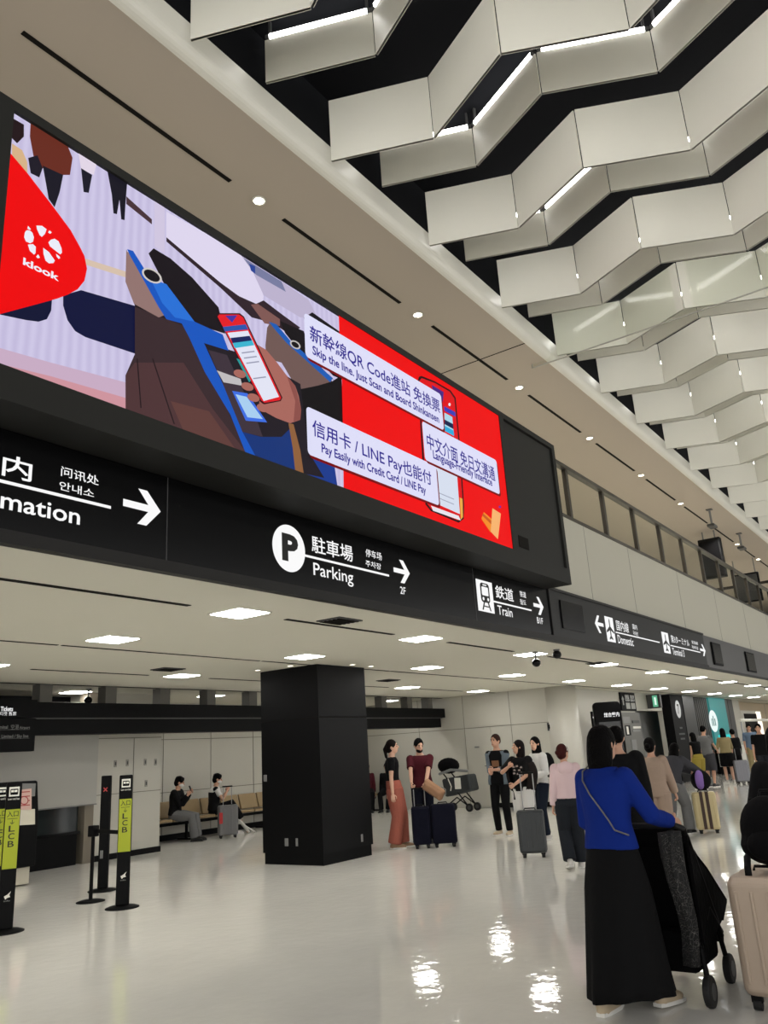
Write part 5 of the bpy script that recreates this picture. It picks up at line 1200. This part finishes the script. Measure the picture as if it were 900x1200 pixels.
person('far person in blue checked shirt near the right edge', (31.5, 6.70), 200, 1.74, male=True, lean=.1, head=(0, 12), top=dict(mat=C_bl, hem=-.12, sleeve=.4, loose=.03), bottom=dict(kind='pants', mat=C_tan, loose=.03), shoes=(S_blk, S_sole), hair=(M_hair, 'short'), vox=.016, face=True)
person('far person in black t-shirt at the right edge, facing the camera', (24.3, 4.92), 190, 1.66, male=True, top=dict(mat=C_black, hem=-.1, sleeve=.36, loose=.03), bottom=dict(kind='pants', mat=C_dkgrey, loose=.02), shoes=(S_blk, S_blk), hair=(M_hair, 'short'), vox=.016, face=True)

# 9 people seated along the back wall
M_mask = mat('mask_white', (214, 214, 212), .8)
def seated(label, loc, yaw, H, **k):
    k.setdefault('fl', (.48, .10)); k.setdefault('fr', (.48, -.10))
    return person(label, loc, yaw, H, pz=.545/H*1.70, kl=(.3, .15, 1), kr=(.3, -.15, 1), **k)
seated('person in black seated on the beige seats, looking at a phone, left one', (12.10, 14.25), -62, 1.66, male=True, lean=.10, head=(20, 16), hl=(.30, .06, .98), hr=(.30, -.06, .94), grip=(1, 1),
       top=dict(mat=C_black, hem=-.02, sleeve=.98, loose=.03, soff=.03), bottom=dict(kind='pants', mat=C_grey2, loose=.03), shoes=(S_blk, S_blk), hair=(M_hair, 'messy'), mask=M_mask, face=True)
ph = empty('phone', (12.28, 13.95, 1.0), 'dark phone held by the left seated person', 'phone'); MB().box((-.005, -.037, -.02), (.005, .037, .12)).build('case', M_blk2, ph, bevel=.004); MB().box((-.008, -.033, -.015), (-.005, .033, .115)).build('screen', M_dgrey, ph); ph.rotation_euler = (0, -.4, -1.0)
J = seated('person in black and white top seated cross-legged on the beige seats behind the grey suitcase', (13.20, 14.25), -40, 1.66, lean=.08, head=(0, 12), hl=(.28, .08, .92), hr=(.30, -.06, .96), grip=(1, 1), fr=(.62, .06), fz=(0, .26),
       top=dict(mat=C_white, hem=-.02, sleeve=.3, loose=.02), bottom=dict(kind='pants', mat=C_black, loose=.02), shoes=(S_white, S_sole), hair=(M_hair, 'messy'), mask=M_mask, face=True)
J['torso']('vest', C_black, -.03, .72, .034, .02)
sc2 = suitcase('grey suitcase with a red label standing in front of the waiting seats', (12.92, 13.52), 232, .42, .26, .60, mat('shell_grey', (104, 104, 104), .4), True, .38)
MB().box((.134, -.19, .30), (.142, -.12, .52)).build('red_label', mat('label_red', (176, 36, 36), .5), sc2)
seated('person in dark red top seated in the corner right of the black column', (19.00, 14.30), 215, 1.62, lean=.1, top=dict(mat=C_maroon, hem=-.02, sleeve=.9, loose=.02), bottom=dict(kind='pants', mat=C_black, loose=.02), shoes=(S_blk, S_blk), hair=(M_hair, 'short'), face=True, vox=.014)
seated('person in black with a white sheet on the lap, seated right of the black column', (18.15, 14.10), 225, 1.52, lean=.22, top=dict(mat=C_black, hem=-.02, sleeve=.9, loose=.02), bottom=dict(kind='shorts', mat=C_black, loose=.04, len=.46), shoes=(S_tan, S_tan), hair=(M_hair, 'bob'), face=True, vox=.014, hl=(.36, .06, .72), hr=(.36, -.08, .72))
pp = empty('paper_sheet', (17.86, 13.78, .70), 'white sheet of paper on the lap of the seated person in black', 'paper'); MB().box((-.11, -.15, 0), (.11, .15, .012)).build('sheet', M_white, pp); MB().box((-.09, -.12, .012), (.09, .12, .013)).build('print', M_grey, pp); pp.rotation_euler = (0, .35, .8)
seated('bearded person in black seated highest in the corner right of the black column', (19.15, 13.72), 200, 1.56, male=True, top=dict(mat=C_black, hem=-.02, sleeve=.95, loose=.03), bottom=dict(kind='pants', mat=C_black, loose=.02), shoes=(S_blk, S_blk), hair=(M_hair, 'short'), face=True, vox=.014)
